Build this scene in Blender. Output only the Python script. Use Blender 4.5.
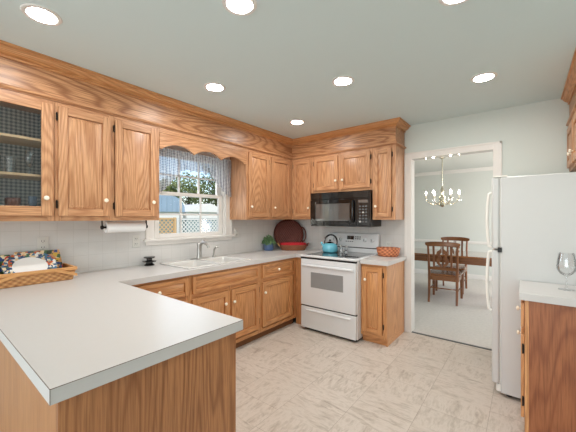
import bpy, bmesh, math, random
from mathutils import Vector, Matrix
for o in list(bpy.data.objects): bpy.data.objects.remove(o)
random.seed(7)
scene = bpy.context.scene
COL = scene.collection
R = math.radians
PI = math.pi

# ------------------------------------------------------------------ camera, sky, sun, daylight, exposure
cam = bpy.data.cameras.new('camera'); camo = bpy.data.objects.new('camera', cam); COL.objects.link(camo)
camo.location = (2.949, -3.738, 1.372); camo.rotation_euler = (R(90), 0, R(38.337))
cam.sensor_width = 36; cam.lens = 300.35 / 576 * 36; cam.shift_y = 1.9 / 576
cam.clip_start = .02; cam.clip_end = 300
scene.camera = camo
world = bpy.data.worlds.new('sky'); scene.world = world; world.use_nodes = True
wn = world.node_tree; wn.nodes.clear()
sky = wn.nodes.new('ShaderNodeTexSky'); sky.sky_type = 'NISHITA'; sky.sun_disc = False
sky.sun_elevation = R(48); sky.sun_rotation = R(100); sky.air_density = 1.0; sky.dust_density = .6
bg = wn.nodes.new('ShaderNodeBackground'); bg.inputs[1].default_value = .22
wo = wn.nodes.new('ShaderNodeOutputWorld')
wn.links.new(sky.outputs[0], bg.inputs[0]); wn.links.new(bg.outputs[0], wo.inputs[0])
def add_sun(energy, rot):
    l = bpy.data.lights.new('sun', 'SUN'); l.energy = energy; l.angle = R(1); l.color = (1, .95, .86)
    o = bpy.data.objects.new('sun', l); COL.objects.link(o); o.rotation_euler = rot
add_sun(3.0, (R(42), 0, R(62)))
def add_area(name, loc, rot, sx, sy, power, color=(1, 1, 1)):
    l = bpy.data.lights.new(name, 'AREA'); l.shape = 'RECTANGLE'; l.size = sx; l.size_y = sy; l.energy = power; l.color = color
    o = bpy.data.objects.new(name, l); COL.objects.link(o); o.location = loc; o.rotation_euler = rot
add_area('added_rear_fill', (2.3, -6.75, 1.25), (R(90), 0, 0), 3.6, 2.2, 78, (.97, .985, 1))       # added daylight stand-in at an assumed, unseen opening behind the camera
add_area('added_dining_side_light', (4.75, 2.6, 1.5), (R(90), 0, R(90)), 1.8, 1.6, 88, (1, .97, .94))  # added area light; the dining room's side window is assumed and unseen
add_area('kitchen_window_daylight', (-.35, -1.735, 1.75), (R(62), 0, R(-90)), .9, .6, 5, (.96, .98, 1))
LAMP = 158.0            # radiance of the recessed lamps
scene.view_settings.view_transform = 'Standard'; scene.view_settings.look = 'None'
scene.view_settings.exposure = 0.14; scene.view_settings.gamma = 1.0; scene.view_settings.use_curve_mapping = False
scene.cycles.max_bounces = 10; scene.cycles.diffuse_bounces = 6; scene.cycles.transparent_max_bounces = 12
scene.cycles.use_denoising = True; scene.cycles.sample_clamp_indirect = 6
scene.cycles.caustics_reflective = False; scene.cycles.caustics_refractive = False

# ------------------------------------------------------------------ materials
def lin(c):
    return tuple(((v/255)/12.92 if v/255 <= .04045 else ((v/255+.055)/1.055)**2.4) for v in c) + (1.0,)
class NT:
    def __init__(s, name):
        s.m = bpy.data.materials.new(name); s.m.use_nodes = True; s.t = s.m.node_tree
        s.b = s.t.nodes['Principled BSDF']; s.out = s.t.nodes['Material Output']
    def n(s, typ, ins=None, **kw):
        nd = s.t.nodes.new(typ)
        for k, v in kw.items(): setattr(nd, k, v)
        if ins:
            for k, v in ins.items(): s.set(nd.inputs[k], v)
        return nd
    def set(s, sock, v):
        if isinstance(v, bpy.types.NodeSocket): s.t.links.new(v, sock)
        else: sock.default_value = v
    def math(s, op, a, b=0.0, c=None):
        ins = {0: a, 1: b}
        if c is not None: ins[2] = c
        return s.n('ShaderNodeMath', ins, operation=op).outputs[0]
    def mix(s, f, a, b, typ='MIX'):
        nd = s.n('ShaderNodeMixRGB', {0: f, 1: a, 2: b}, blend_type=typ); return nd.outputs[0]
    def coords(s): return s.n('ShaderNodeTexCoord').outputs['Object']
    def scale(s, v, sc, off=(0, 0, 0)):
        return s.n('ShaderNodeMapping', {'Vector': v, 'Scale': sc, 'Location': off}).outputs[0]
    def noise(s, v, sc=1.0, det=2.0, rough=.5, dist=0.0):
        return s.n('ShaderNodeTexNoise', {'Vector': v, 'Scale': sc, 'Detail': det, 'Roughness': rough, 'Distortion': dist}).outputs['Fac']
    def ramp(s, f, stops):
        nd = s.n('ShaderNodeValToRGB', {0: f}); e = nd.color_ramp.elements
        while len(e) < len(stops): e.new(.5)
        for i, (p, c) in enumerate(stops): e[i].position = p; e[i].color = c
        return nd.outputs[0]
    def bump(s, h, strength=.2, dist=.002):
        s.t.links.new(s.n('ShaderNodeBump', {'Height': h, 'Strength': strength, 'Distance': dist}).outputs[0], s.b.inputs['Normal'])
    def bsdf(s, col=None, rough=None, metal=None, coat=None, spec=None, trans=None, ior=None):
        for k, v in (('Base Color', col), ('Roughness', rough), ('Metallic', metal), ('Coat Weight', coat), ('Specular IOR Level', spec), ('Transmission Weight', trans), ('IOR', ior)):
            if v is not None: s.set(s.b.inputs[k], v)
        return s.m
def plain(name, rgb, rough=.5, metal=0, coat=0, var=.04, sc=8, bump=0):
    t = NT(name); f = t.noise(t.coords(), sc, 3)
    c = lin(rgb); d = tuple(x*(1-var*2) for x in c[:3]) + (1,)
    if bump: t.bump(t.noise(t.coords(), sc*12, 2), bump)
    return t.bsdf(t.mix(f, c, d), rough, metal, coat)
def emit(name, rgb, strength):
    t = NT(name); e = t.n('ShaderNodeEmission', {'Color': lin(rgb), 'Strength': strength})
    t.t.links.new(e.outputs[0], t.out.inputs[0]); return t.m
def wood(name, axis, light, mid, dark, rough=.36, figure=1.0, ring=85, sharp=1.6):
    t = NT(name)
    r = t.n('ShaderNodeObjectInfo').outputs['Random']
    off = t.n('ShaderNodeVectorMath', {0: t.n('ShaderNodeCombineXYZ', {0: r, 1: r, 2: r}).outputs[0], 1: (37.0, 53.0, 71.0)}, operation='MULTIPLY').outputs[0]
    v = t.n('ShaderNodeVectorMath', {0: t.coords(), 1: off}, operation='ADD').outputs[0]
    def sc(cross, along):
        s = [cross]*3; s['xyz'.index(axis)] = along; return t.scale(v, tuple(s))
    broad = t.math('ADD', t.noise(sc(4.4, .5), 1.0, 1.0, .5, .25), t.math('MULTIPLY', t.noise(sc(60, 5), 1.0, 2, .6), .014))
    rings = t.math('MULTIPLY_ADD', t.math('SINE', t.math('MULTIPLY', broad, float(ring*2))), .5, .5)
    rings = t.math('POWER', rings, sharp)
    fine = t.noise(sc(150, 5.0), 1.0, 2, .6)
    pore = t.noise(sc(330, 9.0), 1.0, 1, .5)
    tone = t.noise(sc(2.2, .5), 1.0, 1)
    base = t.mix(t.math('MULTIPLY', rings, min(1, .62*figure)), lin(light), lin(mid))
    base = t.mix(t.ramp(fine, [(.42, (0, 0, 0, 1)), (.76, (.62*figure, .62*figure, .62*figure, 1))]), base, lin(dark))
    base = t.mix(t.ramp(pore, [(.55, (0, 0, 0, 1)), (.75, (.5, .5, .5, 1))]), base, lin(dark))
    base = t.mix(t.ramp(tone, [(.3, (0, 0, 0, 1)), (.75, (.28, .28, .28, 1))]), base, lin(mid))
    t.bump(fine, .06, .001)
    return t.bsdf(base, rough)
M = {}
OAK = dict(light=(213, 164, 122), mid=(170, 116, 77), dark=(138, 88, 54))
for ax in 'xyz': M['oak_'+ax] = wood('oak_grain_'+ax, ax, figure=1.15, **OAK)
for ax in 'xy': M['soffit_'+ax] = wood('soffit_oak_grain_'+ax, ax, (208, 156, 112), (148, 96, 60), (120, 74, 44), .36, 1.45, 62, 2.6)
OAKB = dict(light=(222, 164, 110), mid=(182, 122, 74), dark=(144, 90, 50))
for ax in 'xyz': M['base_'+ax] = wood('base_oak_grain_'+ax, ax, **OAKB)
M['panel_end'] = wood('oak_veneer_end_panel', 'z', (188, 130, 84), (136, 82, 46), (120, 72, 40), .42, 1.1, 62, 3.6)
M['panel_back'] = wood('oak_veneer_back_panel', 'z', (182, 130, 84), (158, 106, 66), (124, 80, 46), .45, .6, 20)
M['panel_right'] = wood('oak_veneer_red_panel', 'z', (170, 106, 67), (134, 75, 43), (106, 58, 32), .42, 1.2, 62, 2.6)
M['walnut'] = wood('dark_dining_wood', 'x', (146, 94, 56), (116, 70, 40), (84, 48, 26), .22, .8, 20)
M['walnut_top'] = wood('polished_dining_tabletop', 'x', (164, 108, 66), (134, 82, 46), (100, 58, 32), .1, .8, 20); M['walnut_top'].node_tree.nodes['Principled BSDF'].inputs['Coat Weight'].default_value = 1.0
M['walnut_z'] = wood('dark_dining_wood_upright', 'z', (142, 90, 54), (112, 66, 38), (80, 46, 26), .28, .8, 20)
M['kick_wood'] = plain('toe_kick_wood', (128, 84, 50), .7)  # plain brown wood of the recessed toe kicks
M['laminate'] = plain('light_grey_laminate', (204, 202, 200), .33, var=.015, sc=40)
M['seam'] = plain('laminate_seam', (120, 108, 98), .6)
M['wall'] = plain('pale_sage_wall_paint', (211, 219, 215), .75, var=.008)
M['dining_wall'] = plain('pale_blue_grey_dining_paint', (211, 214, 210), .75, var=.008)
M['ceiling'] = plain('flat_ceiling_paint', (212, 227, 228), .9, var=.006)
M['trim'] = plain('white_trim_paint', (228, 225, 221), .38, var=.01)
M['gloss_trim'] = plain('glossy_white_jamb_paint', (228, 225, 221), .06, var=.01)
M['white_enamel'] = plain('white_enamel', (221, 223, 225), .24, coat=.3, var=.008)
M['fridge_white'] = plain('pebbled_white_refrigerator_shell', (206, 207, 206), .38, var=.01, sc=20, bump=.04)
M['white_plastic'] = plain('white_plastic', (240, 238, 232), .4, var=.01)
M['plate_plastic'] = plain('grey_white_outlet_plastic', (212, 211, 206), .4, var=.01)
M['porcelain'] = plain('cream_porcelain_knob', (250, 240, 220), .15, coat=.5, var=.01)
M['sink_white'] = plain('white_sink_enamel', (214, 212, 208), .2, coat=.3, var=.008)
M['black_gloss'] = plain('black_gloss', (14, 14, 15), .08, coat=.4)
M['black_glass'] = plain('black_ceramic_glass', (26, 27, 28), .06, coat=.6)
M['black_matte'] = plain('black_matte', (22, 22, 22), .5)
M['iron'] = plain('dark_bronze_hinge_metal', (40, 31, 26), .45, .6)
M['chrome'] = plain('brushed_nickel', (176, 174, 170), .3, 1)
M['brass'] = plain('pale_silvered_brass', (214, 208, 190), .25, 1)
M['grey_dark'] = plain('grey_print', (90, 92, 94), .5)
M['button'] = plain('pale_keypad_print', (190, 190, 188), .5)
M['blue_enamel'] = plain('turquoise_kettle_enamel', (104, 190, 212), .16, coat=.6, var=.03)
M['pot_blue'] = plain('blue_glazed_pot', (84, 110, 152), .3, coat=.3, var=.12, sc=30)
M['red_cloth'] = plain('red_cloth', (186, 26, 40), .85, var=.1, sc=30)
M['paper'] = plain('white_paper_towel', (244, 244, 244), .9, var=.02, sc=60, bump=.1)
M['leaf'] = plain('houseplant_leaf', (116, 156, 104), .6, var=.25, sc=30)
M['tree_leaf'] = plain('tree_leaf', (132, 148, 84), .7, var=.3, sc=.9)
M['tree_leaf_dark'] = plain('dark_tree_leaf', (92, 112, 62), .7, var=.3, sc=.9)
M['bark'] = plain('bark', (90, 72, 56), .9, var=.3)
M['grass'] = plain('lawn', (96, 120, 62), .95, var=.25, sc=3)
M['lattice'] = plain('white_lattice', (226, 224, 218), .7)
M['lattice_tan'] = plain('tan_lattice', (214, 176, 128), .7)
M['siding'] = plain('white_siding', (232, 230, 224), .7)
M['sage_siding'] = plain('grey_green_siding', (120, 142, 140), .7)
M['shelf'] = plain('pale_shelf_edge_wood', (226, 190, 148), .5, var=.05, sc=20)
M['candle'] = plain('ivory_candle_sleeve', (240, 234, 220), .5)
M['lamp'] = emit('recessed_lamp_diffuser', (255, 250, 244), LAMP)
M['bulb'] = emit('candle_bulb_glow', (255, 240, 214), 60)
def mk_glass(name, tint=(1, 1, 1, 1), refl=.9, rough=.02, base=.03):
    t = NT(name)
    tr = t.n('ShaderNodeBsdfTransparent', {'Color': tint}); gl = t.n('ShaderNodeBsdfGlossy', {'Color': (1, 1, 1, 1), 'Roughness': rough})
    lw = t.n('ShaderNodeLayerWeight', {'Blend': .25}).outputs['Fresnel']
    f = t.math('MULTIPLY_ADD', lw, refl, base)
    mx = t.n('ShaderNodeMixShader', {0: f, 1: tr.outputs[0], 2: gl.outputs[0]})
    t.t.links.new(mx.outputs[0], t.out.inputs[0]); return t.m
M['pane'] = mk_glass('window_glass', refl=.35, base=.01)
M['glass'] = mk_glass('clear_drinking_glass', (.975, .98, .985, 1), .7, base=.05)
M['smoke_glass'] = mk_glass('cabinet_door_glass', (.9, .92, .93, 1), .35)
M['oven_glass'] = plain('oven_window_grey_mesh', (146, 148, 149), .2, coat=.3)
def lines(t, u, size, off, w):     # 1 on a grid line
    f = t.math('FRACT', t.math('DIVIDE', t.math('SUBTRACT', u, off), size))
    d = t.math('MULTIPLY', t.math('MINIMUM', f, t.math('SUBTRACT', 1.0, f)), size)
    return t.math('LESS_THAN', d, w)
def mk_tile(name, axis, uo, zo):
    t = NT(name); sp = t.n('ShaderNodeSeparateXYZ', {0: t.coords()})
    u = sp.outputs['XYZ'.index(axis.upper())]; z = sp.outputs[2]
    g = t.math('MAXIMUM', lines(t, u, .11, uo, .0016), lines(t, z, .11, zo, .0016))
    cell = t.n('ShaderNodeCombineXYZ', {0: t.math('FLOOR', t.math('DIVIDE', t.math('SUBTRACT', u, uo), .11)), 1: t.math('FLOOR', t.math('DIVIDE', t.math('SUBTRACT', z, zo), .11))}).outputs[0]
    rnd = t.n('ShaderNodeTexWhiteNoise', {0: cell}).outputs[0]
    c = t.mix(rnd, lin((209, 208, 206)), lin((213, 212, 210)))
    t.bump(t.math('SUBTRACT', 1.0, g), .12, .002)
    return t.bsdf(t.mix(g, c, lin((200, 199, 196))), .22, coat=.2)
M['tile_y'] = mk_tile('pale_grey_wall_tile_sink', 'y', -2.998, 1.163)
M['tile_x'] = mk_tile('pale_grey_wall_tile_stove', 'x', .02, 1.163)
def mk_floor():
    t = NT('beige_travertine_vinyl_floor'); v = t.coords(); sp = t.n('ShaderNodeSeparateXYZ', {0: v}); x, y = sp.outputs[0], sp.outputs[1]
    S, L = .398, .452
    col = t.math('FLOOR', t.math('DIVIDE', t.math('SUBTRACT', x, -.035), S))
    off = t.math('MULTIPLY', t.math('FRACT', t.math('MULTIPLY_ADD', col, .49, .17)), L)
    yy = t.math('ADD', y, off)
    row = t.math('FLOOR', t.math('DIVIDE', yy, L))
    g = t.math('MAXIMUM', lines(t, x, S, -.035, .0013), lines(t, yy, L, 0.0, .0013))
    cell = t.n('ShaderNodeCombineXYZ', {0: col, 1: row}).outputs[0]
    wnz = t.n('ShaderNodeTexWhiteNoise', {0: cell}); rnd, rc = wnz.outputs[0], wnz.outputs[1]
    sh = t.n('ShaderNodeVectorMath', {0: v, 1: t.n('ShaderNodeVectorMath', {0: rc, 1: (9., 9., 9.)}, operation='MULTIPLY').outputs[0]}, operation='ADD').outputs[0]
    a = t.noise(t.scale(sh, (4.5, 14, 1)), 1, 7, .66, .7); b = t.noise(t.scale(sh, (14, 4.5, 1)), 1, 7, .66, .7)
    half = t.math('GREATER_THAN', t.math('FRACT', t.math('DIVIDE', yy, L)), .5)     # each sheet is printed as two slabs with the veins turned
    ori = t.math('MODULO', t.math('ABSOLUTE', t.math('ADD', t.math('ADD', col, row), half)), 2.0)
    fa = t.noise(t.scale(sh, (18, 70, 1)), 1, 3, .6, .4); fb = t.noise(t.scale(sh, (70, 18, 1)), 1, 3, .6, .4)
    a = t.math('MULTIPLY_ADD', fa, .3, t.math('MULTIPLY', a, .7)); b = t.math('MULTIPLY_ADD', fb, .3, t.math('MULTIPLY', b, .7))
    s = t.n('ShaderNodeMixRGB', {0: ori, 1: a, 2: b}).outputs[0]
    c = t.ramp(s, [(.33, lin((158, 147, 135))), (.43, lin((190, 180, 169))), (.52, lin((211, 202, 193))), (.61, lin((195, 185, 174))), (.72, lin((172, 161, 150)))])
    c = t.mix(t.math('MULTIPLY', rnd, .28), c, lin((188, 178, 167)))
    c = t.mix(t.math('MULTIPLY', g, .65), c, lin((128, 112, 96)))
    return t.bsdf(c, .42)
M['floor'] = mk_floor()
def mk_carpet():
    t = NT('grey_carpet'); n = t.noise(t.coords(), 220, 2); b = t.noise(t.coords(), 30, 3)
    t.bump(n, .6, .01)
    return t.bsdf(t.mix(t.math('MULTIPLY_ADD', b, .6, t.math('MULTIPLY', n, .4)), lin((184, 180, 175)), lin((226, 221, 215))), 1.0)
M['carpet'] = mk_carpet()
def mk_check(name, axis, size, c0, c1, c2, transl=0):
    t = NT(name); sp = t.n('ShaderNodeSeparateXYZ', {0: t.coords()}); u = sp.outputs['XYZ'.index(axis)]; z = sp.outputs[2]
    def st(k): return t.math('GREATER_THAN', t.math('FRACT', t.math('DIVIDE', k, size)), .5)
    s = t.math('MULTIPLY', t.math('ADD', st(u), st(z)), .5)
    c = t.ramp(s, [(.2, lin(c0)), (.5, lin(c1)), (.8, lin(c2))])
    t.t.nodes[-1].color_ramp.interpolation = 'CONSTANT' if False else 'LINEAR'
    t.bsdf(c, .9)
    if transl:
        d = t.n('ShaderNodeBsdfTranslucent', {'Color': c}); tp = t.n('ShaderNodeBsdfTransparent', {})
        m1 = t.n('ShaderNodeMixShader', {0: transl, 1: t.b.outputs[0], 2: d.outputs[0]})
        m2 = t.n('ShaderNodeMixShader', {0: .28, 1: m1.outputs[0], 2: tp.outputs[0]})
        t.t.links.new(m2.outputs[0], t.out.inputs[0])
    return t.m
M['gingham'] = mk_check('navy_and_white_gingham', 'Y', .0165, (246, 246, 246), (190, 192, 198), (78, 82, 104), .5)
M['lining'] = mk_check('slate_woven_cabinet_lining', 'Y', .026, (224, 225, 224), (176, 180, 182), (124, 132, 140))
def mk_wicker(name, c0, c1, sx=42, sz=60):
    t = NT(name); v = t.coords()
    sp = t.n('ShaderNodeSeparateXYZ', {0: v}); h = t.math('ADD', sp.outputs[0], sp.outputs[1])
    a = t.math('SINE', t.math('MULTIPLY', h, sx*PI)); b = t.math('SINE', t.math('MULTIPLY', sp.outputs[2], sz*PI))
    w = t.math('MULTIPLY_ADD', t.math('MULTIPLY', a, b), .5, .5)
    t.bump(w, .7, .006)
    w2 = t.math('MULTIPLY_ADD', t.noise(v, 30, 2), .3, t.math('MULTIPLY', w, .75))
    return t.bsdf(t.mix(w2, lin(c0), lin(c1)), .6)
M['wicker_tan'] = mk_wicker('tan_splint_basket_weave', (150, 92, 50), (226, 174, 116))
M['wicker_band'] = plain('tan_splint_band', (214, 158, 100), .55, var=.1, sc=20)
M['wicker_red'] = mk_wicker('red_brown_weave', (128, 44, 22), (240, 160, 112), 34, 46)
M['wicker_dark'] = mk_wicker('dark_brown_wicker', (40, 15, 12), (128, 62, 48), 44, 44)
M['wicker_mid'] = mk_wicker('brown_wicker', (88, 48, 30), (164, 104, 70), 60, 70)
def mk_patch(name, sc, cols, axis='YZ', border=None):
    t = NT(name); n = t.n('ShaderNodeTexVoronoi', {'Vector': t.coords(), 'Scale': sc}); n.feature = 'F1'; n.distance = 'CHEBYCHEV'
    s = t.n('ShaderNodeSeparateColor', {0: n.outputs['Color']}).outputs[0]
    st = [(i/len(cols), lin(c)) for i, c in enumerate(cols)]
    c = t.ramp(s, st); t.t.nodes[-1].color_ramp.interpolation = 'CONSTANT'
    for nd in t.t.nodes:
        if nd.type == 'VALTORGB': nd.color_ramp.interpolation = 'CONSTANT'
    return t.bsdf(c, .35, coat=.2)
M['fruit'] = mk_patch('fruit_patterned_tray_glaze', 42, [(62, 96, 58), (214, 160, 100), (40, 70, 130), (236, 220, 180), (44, 62, 36), (196, 52, 40), (222, 186, 60), (70, 110, 66)])
M['plate_rim'] = mk_patch('painted_plate_rim', 60, [(74, 116, 150), (228, 228, 222), (196, 96, 52), (60, 104, 84), (52, 74, 110), (222, 200, 160)])
M['china'] = plain('white_china', (244, 244, 242), .15, coat=.4, var=.005)
M['roof_blue'] = plain('blue_grey_metal_roof', (150, 172, 190), .5, var=.08, sc=4)
M['burgundy'] = plain('reddish_brown_stoneware', (120, 70, 58), .35)
M['blue_glass'] = plain('slate_blue_glass', (92, 116, 140), .1)

# ------------------------------------------------------------------ mesh builder
ZERO = Matrix.Identity(4)
BASE = {}
class Fr:      # local frame on a wall: u along the wall (a world coordinate), v = height, n = distance out of the face
    def __init__(s, O, U, N): s.O, s.U, s.N = Vector(O), Vector(U), Vector(N)
    def __call__(s, u, v, n): return s.O + s.U*u + Vector((0, 0, v)) + s.N*n
class MB:
    def __init__(s): s.bm = bmesh.new(); s.mi = 0; s.xf = None
    def v(s, p):
        p = Vector(p)
        if s.xf is not None: p = s.xf @ p
        return s.bm.verts.new(p)
    def f(s, vs):
        try: fc = s.bm.faces.new(vs)
        except ValueError: return
        fc.material_index = s.mi
    def hexa(s, P):      # 8 points, bottom ring then top ring
        v = [s.v(p) for p in P]
        for q in ((0, 3, 2, 1), (4, 5, 6, 7), (0, 1, 5, 4), (1, 2, 6, 5), (2, 3, 7, 6), (3, 0, 4, 7)): s.f([v[i] for i in q])
        return s
    def box(s, x0, x1, y0, y1, z0, z1):
        return s.hexa([(x0, y0, z0), (x1, y0, z0), (x1, y1, z0), (x0, y1, z0), (x0, y0, z1), (x1, y0, z1), (x1, y1, z1), (x0, y1, z1)])
    def fbox(s, F, u0, u1, v0, v1, n0, n1):
        return s.hexa([F(u0, v0, n0), F(u1, v0, n0), F(u1, v1, n0), F(u0, v1, n0), F(u0, v0, n1), F(u1, v0, n1), F(u1, v1, n1), F(u0, v1, n1)])
    def frustum(s, F, a, b, n0, n1):    # rectangle a=(u0,u1,v0,v1) at n0 up to rectangle b at n1
        return s.hexa([F(a[0], a[2], n0), F(a[1], a[2], n0), F(a[1], a[3], n0), F(a[0], a[3], n0), F(b[0], b[2], n1), F(b[1], b[2], n1), F(b[1], b[3], n1), F(b[0], b[3], n1)])
    def lathe(s, c, prof, axis=(0, 0, 1), n=20, sx=1, sy=1, close=False):
        ax = Vector(axis).normalized(); t = Vector((1, 0, 0)) if abs(ax.x) < .9 else Vector((0, 1, 0))
        e1 = (t - ax*t.dot(ax)).normalized(); e2 = ax.cross(e1); c = Vector(c); rows = []
        for r, h in prof:
            if r < 1e-6: rows.append([s.v(c + ax*h)])
            else: rows.append([s.v(c + ax*h + e1*(r*sx*math.cos(2*PI*k/n)) + e2*(r*sy*math.sin(2*PI*k/n))) for k in range(n)])
        for a, b in zip(rows, rows[1:]):
            for k in range(n):
                k2 = (k+1) % n
                if len(a) == 1 and len(b) == 1: continue
                if len(a) == 1: s.f([a[0], b[k], b[k2]])
                elif len(b) == 1: s.f([a[k], b[0], a[k2]])
                else: s.f([a[k], b[k], b[k2], a[k2]])
        return s
    def tube(s, pts, r, n=10, caps=True):
        pts = [Vector(p) for p in pts]; rs = r if isinstance(r, (list, tuple)) else [r]*len(pts); rows = []
        up = Vector((0, 0, 1))
        for i, p in enumerate(pts):
            d = (pts[min(i+1, len(pts)-1)] - pts[max(i-1, 0)]).normalized()
            if i == 0:
                e1 = d.cross(up)
                if e1.length < .05: e1 = d.cross(Vector((1, 0, 0)))
                e1.normalize()
            else: e1 = (e1 - d*e1.dot(d)).normalized()
            e2 = d.cross(e1)
            rows.append([s.v(p + (e1*math.cos(2*PI*k/n) + e2*math.sin(2*PI*k/n))*rs[i]) for k in range(n)])
        for a, b in zip(rows, rows[1:]):
            for k in range(n): s.f([a[k], a[(k+1) % n], b[(k+1) % n], b[k]])
        if caps: s.f(rows[0][::-1]); s.f(rows[-1])
        return s
    def prism(s, poly, fn, n0, n1):      # outline poly in (u,v), fn(u,v,n) -> point
        a = [s.v(fn(u, v, n0)) for u, v in poly]; b = [s.v(fn(u, v, n1)) for u, v in poly]
        s.f(a[::-1]); s.f(b); k = len(poly)
        for i in range(k): s.f([a[i], a[(i+1) % k], b[(i+1) % k], b[i]])
        return s
    def sweep(s, path, prof, side=1):      # profile (n outwards, z) along a horizontal polyline with mitres
        P = [Vector((p[0], p[1])) for p in path]; rows = []
        def nrm(a, b): d = (b-a).normalized(); return Vector((d.y, -d.x))*side
        for i, p in enumerate(P):
            if i == 0: m = nrm(P[0], P[1]); k = 1
            elif i == len(P)-1: m = nrm(P[-2], P[-1]); k = 1
            else:
                a, b = nrm(P[i-1], p), nrm(p, P[i+1]); m = (a+b).normalized(); k = 1/max(.2, m.dot(a))
            rows.append([s.v((p.x+m.x*n*k, p.y+m.y*n*k, z)) for n, z in prof])
        q = len(prof)
        for a, b in zip(rows, rows[1:]):
            for k in range(q): s.f([a[k], a[(k+1) % q], b[(k+1) % q], b[k]])
        s.f(rows[0]); s.f(rows[-1][::-1]); return s
    def build(s, name, mats, parent=None, bevel=0, smooth=True, angle=35, local=False):
        bm = s.bm
        bmesh.ops.recalc_face_normals(bm, faces=bm.faces[:])
        root = parent
        while root is not None and root.parent is not None: root = root.parent
        if root is not None and not local:
            inv = BASE[root.name].inverted()
            for v in bm.verts: v.co = inv @ v.co
        me = bpy.data.meshes.new(name); bm.to_mesh(me); bm.free()
        for m in (mats if isinstance(mats, (list, tuple)) else [mats]): me.materials.append(M[m] if isinstance(m, str) else m)
        if smooth:
            me.shade_smooth(); me.set_sharp_from_angle(angle=R(angle))
        o = bpy.data.objects.new(name, me); COL.objects.link(o)
        if parent is not None: o.parent = parent
        if bevel:
            b = o.modifiers.new('bevel', 'BEVEL'); b.width = bevel; b.segments = 2; b.limit_method = 'ANGLE'; b.angle_limit = R(40)
        return o
def tag(o, label=None, cat=None, group=None, kind=None):
    if label: o['label'] = label
    if cat: o['category'] = cat
    if group: o['group'] = group
    if kind: o['kind'] = kind
    return o
def thing(name, label, cat, loc=(0, 0, 0), rz=0, group=None):
    o = bpy.data.objects.new(name, None); COL.objects.link(o); o.location = loc; o.rotation_euler = (0, 0, rz); o.empty_display_size = .05
    BASE[o.name] = Matrix.Translation(loc) @ Matrix.Rotation(rz, 4, 'Z')
    return tag(o, label, cat, group)
def solo(mb, name, mats, label, cat, loc=None, group=None, **kw):     # a thing that is one mesh, its origin at its base
    if loc is not None:
        for v in mb.bm.verts: v.co -= Vector(loc)
    o = mb.build(name, mats, None, **kw)
    if loc is not None: o.location = loc; BASE[o.name] = Matrix.Translation(loc)
    else: BASE[o.name] = Matrix.Identity(4)
    return tag(o, label, cat, group)
def struct(mb, name, mats, parent=None, **kw):
    o = mb.build(name, mats, parent, **kw)
    if parent is None: o['kind'] = 'structure'; BASE[o.name] = Matrix.Identity(4)
    return o
def copy_tree(o, parent=None):
    c = o.copy(); COL.objects.link(c)
    if parent: c.parent = parent
    for ch in [k for k in bpy.data.objects if k.parent == o]: copy_tree(ch, c)
    return c
def dup(root, loc, rz=None, label=None):
    c = copy_tree(root); c.location = loc
    if rz is not None: c.rotation_euler = (0, 0, rz)
    BASE[c.name] = Matrix.Translation(loc) @ Matrix.Rotation(c.rotation_euler.z, 4, 'Z')
    if label: c['label'] = label
    return c

CEIL, CT, CB, UB, UT, UF = 2.48, .911, .867, 1.35, 2.20, .318
RW = 3.57
# ------------------------------------------------------------------ room shell
struct(MB().box(-.12, 4.7, -6.6, 0.03, -.1, 0), 'floor', 'floor')
struct(MB().box(-1.6, 4.7, 0.03, 4.3, -.1, .004), 'floor_dining', 'carpet')
struct(MB().box(-.12, 4.7, -6.6, 0.12, CEIL, CEIL+.25), 'ceiling', 'ceiling')
struct(MB().box(-1.6, 4.7, 0.12, 4.3, CEIL, CEIL+.25), 'ceiling_dining', 'dining_wall')
WY0, WY1, WZ0, WZ1 = -2.19, -1.28, 1.15, 2.09
m = MB().box(-.12, 0, -6.6, WY0, 0, CEIL).box(-.12, 0, WY1, .12, 0, CEIL).box(-.12, 0, WY0, WY1, 0, WZ0).box(-.12, 0, WY0, WY1, WZ1, CEIL)
struct(m, 'wall_left', 'wall', smooth=False)
DX0, DX1, DZ = 1.863, 2.701, 2.09
m = MB().box(0, DX0, 0, .12, 0, CEIL).box(DX1, 4.7, 0, .12, 0, CEIL).box(DX0, DX1, 0, .12, DZ, CEIL)
struct(m, 'wall_back', 'wall', smooth=False)
struct(MB().box(RW, RW+.12, -3.2, 0, 0, CEIL), 'wall_right', 'wall')
struct(MB().box(4.58, 4.7, -6.6, 0, 0, CEIL), 'wall_breakfast', 'wall')
m = MB().box(-.12, .5, -6.6, -6.5, 0, CEIL).box(4.1, 4.7, -6.6, -6.5, 0, CEIL).box(.5, 4.1, -6.6, -6.5, 2.35, CEIL)
struct(m, 'wall_rear', 'wall', smooth=False)
# dining room
struct(MB().box(-1.6, 4.7, 4.126, 4.26, 0, CEIL), 'wall_dining_far', 'dining_wall')
struct(MB().box(-1.6, -1.5, .12, 4.126, 0, CEIL), 'wall_dining_left', 'dining_wall')
m = MB().box(4.6, 4.7, .12, 1.7, 0, CEIL).box(4.6, 4.7, 3.5, 4.126, 0, CEIL).box(4.6, 4.7, 1.7, 3.5, 0, .7).box(4.6, 4.7, 1.7, 3.5, 2.3, CEIL)
struct(m, 'wall_dining_right', 'dining_wall', smooth=False)
crown_prof = [(0, 2.405), (.012, 2.405), (.02, 2.425), (.045, 2.45), (.06, 2.466), (.06, CEIL), (0, CEIL)]
struct(MB().sweep([(-1.5, 4.126), (4.6, 4.126)], crown_prof), 'trim_1', 'trim')
struct(MB().sweep([(-1.5, 4.126), (4.6, 4.126)], [(0, .785), (.012, .785), (.022, .80), (.022, .83), (.012, .85), (0, .85)]), 'trim_2', 'trim')
struct(MB().sweep([(-1.5, 4.126), (4.6, 4.126)], [(0, .004), (.015, .004), (.015, .085), (.006, .105), (0, .105)]), 'baseboard_dining', 'trim')
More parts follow.
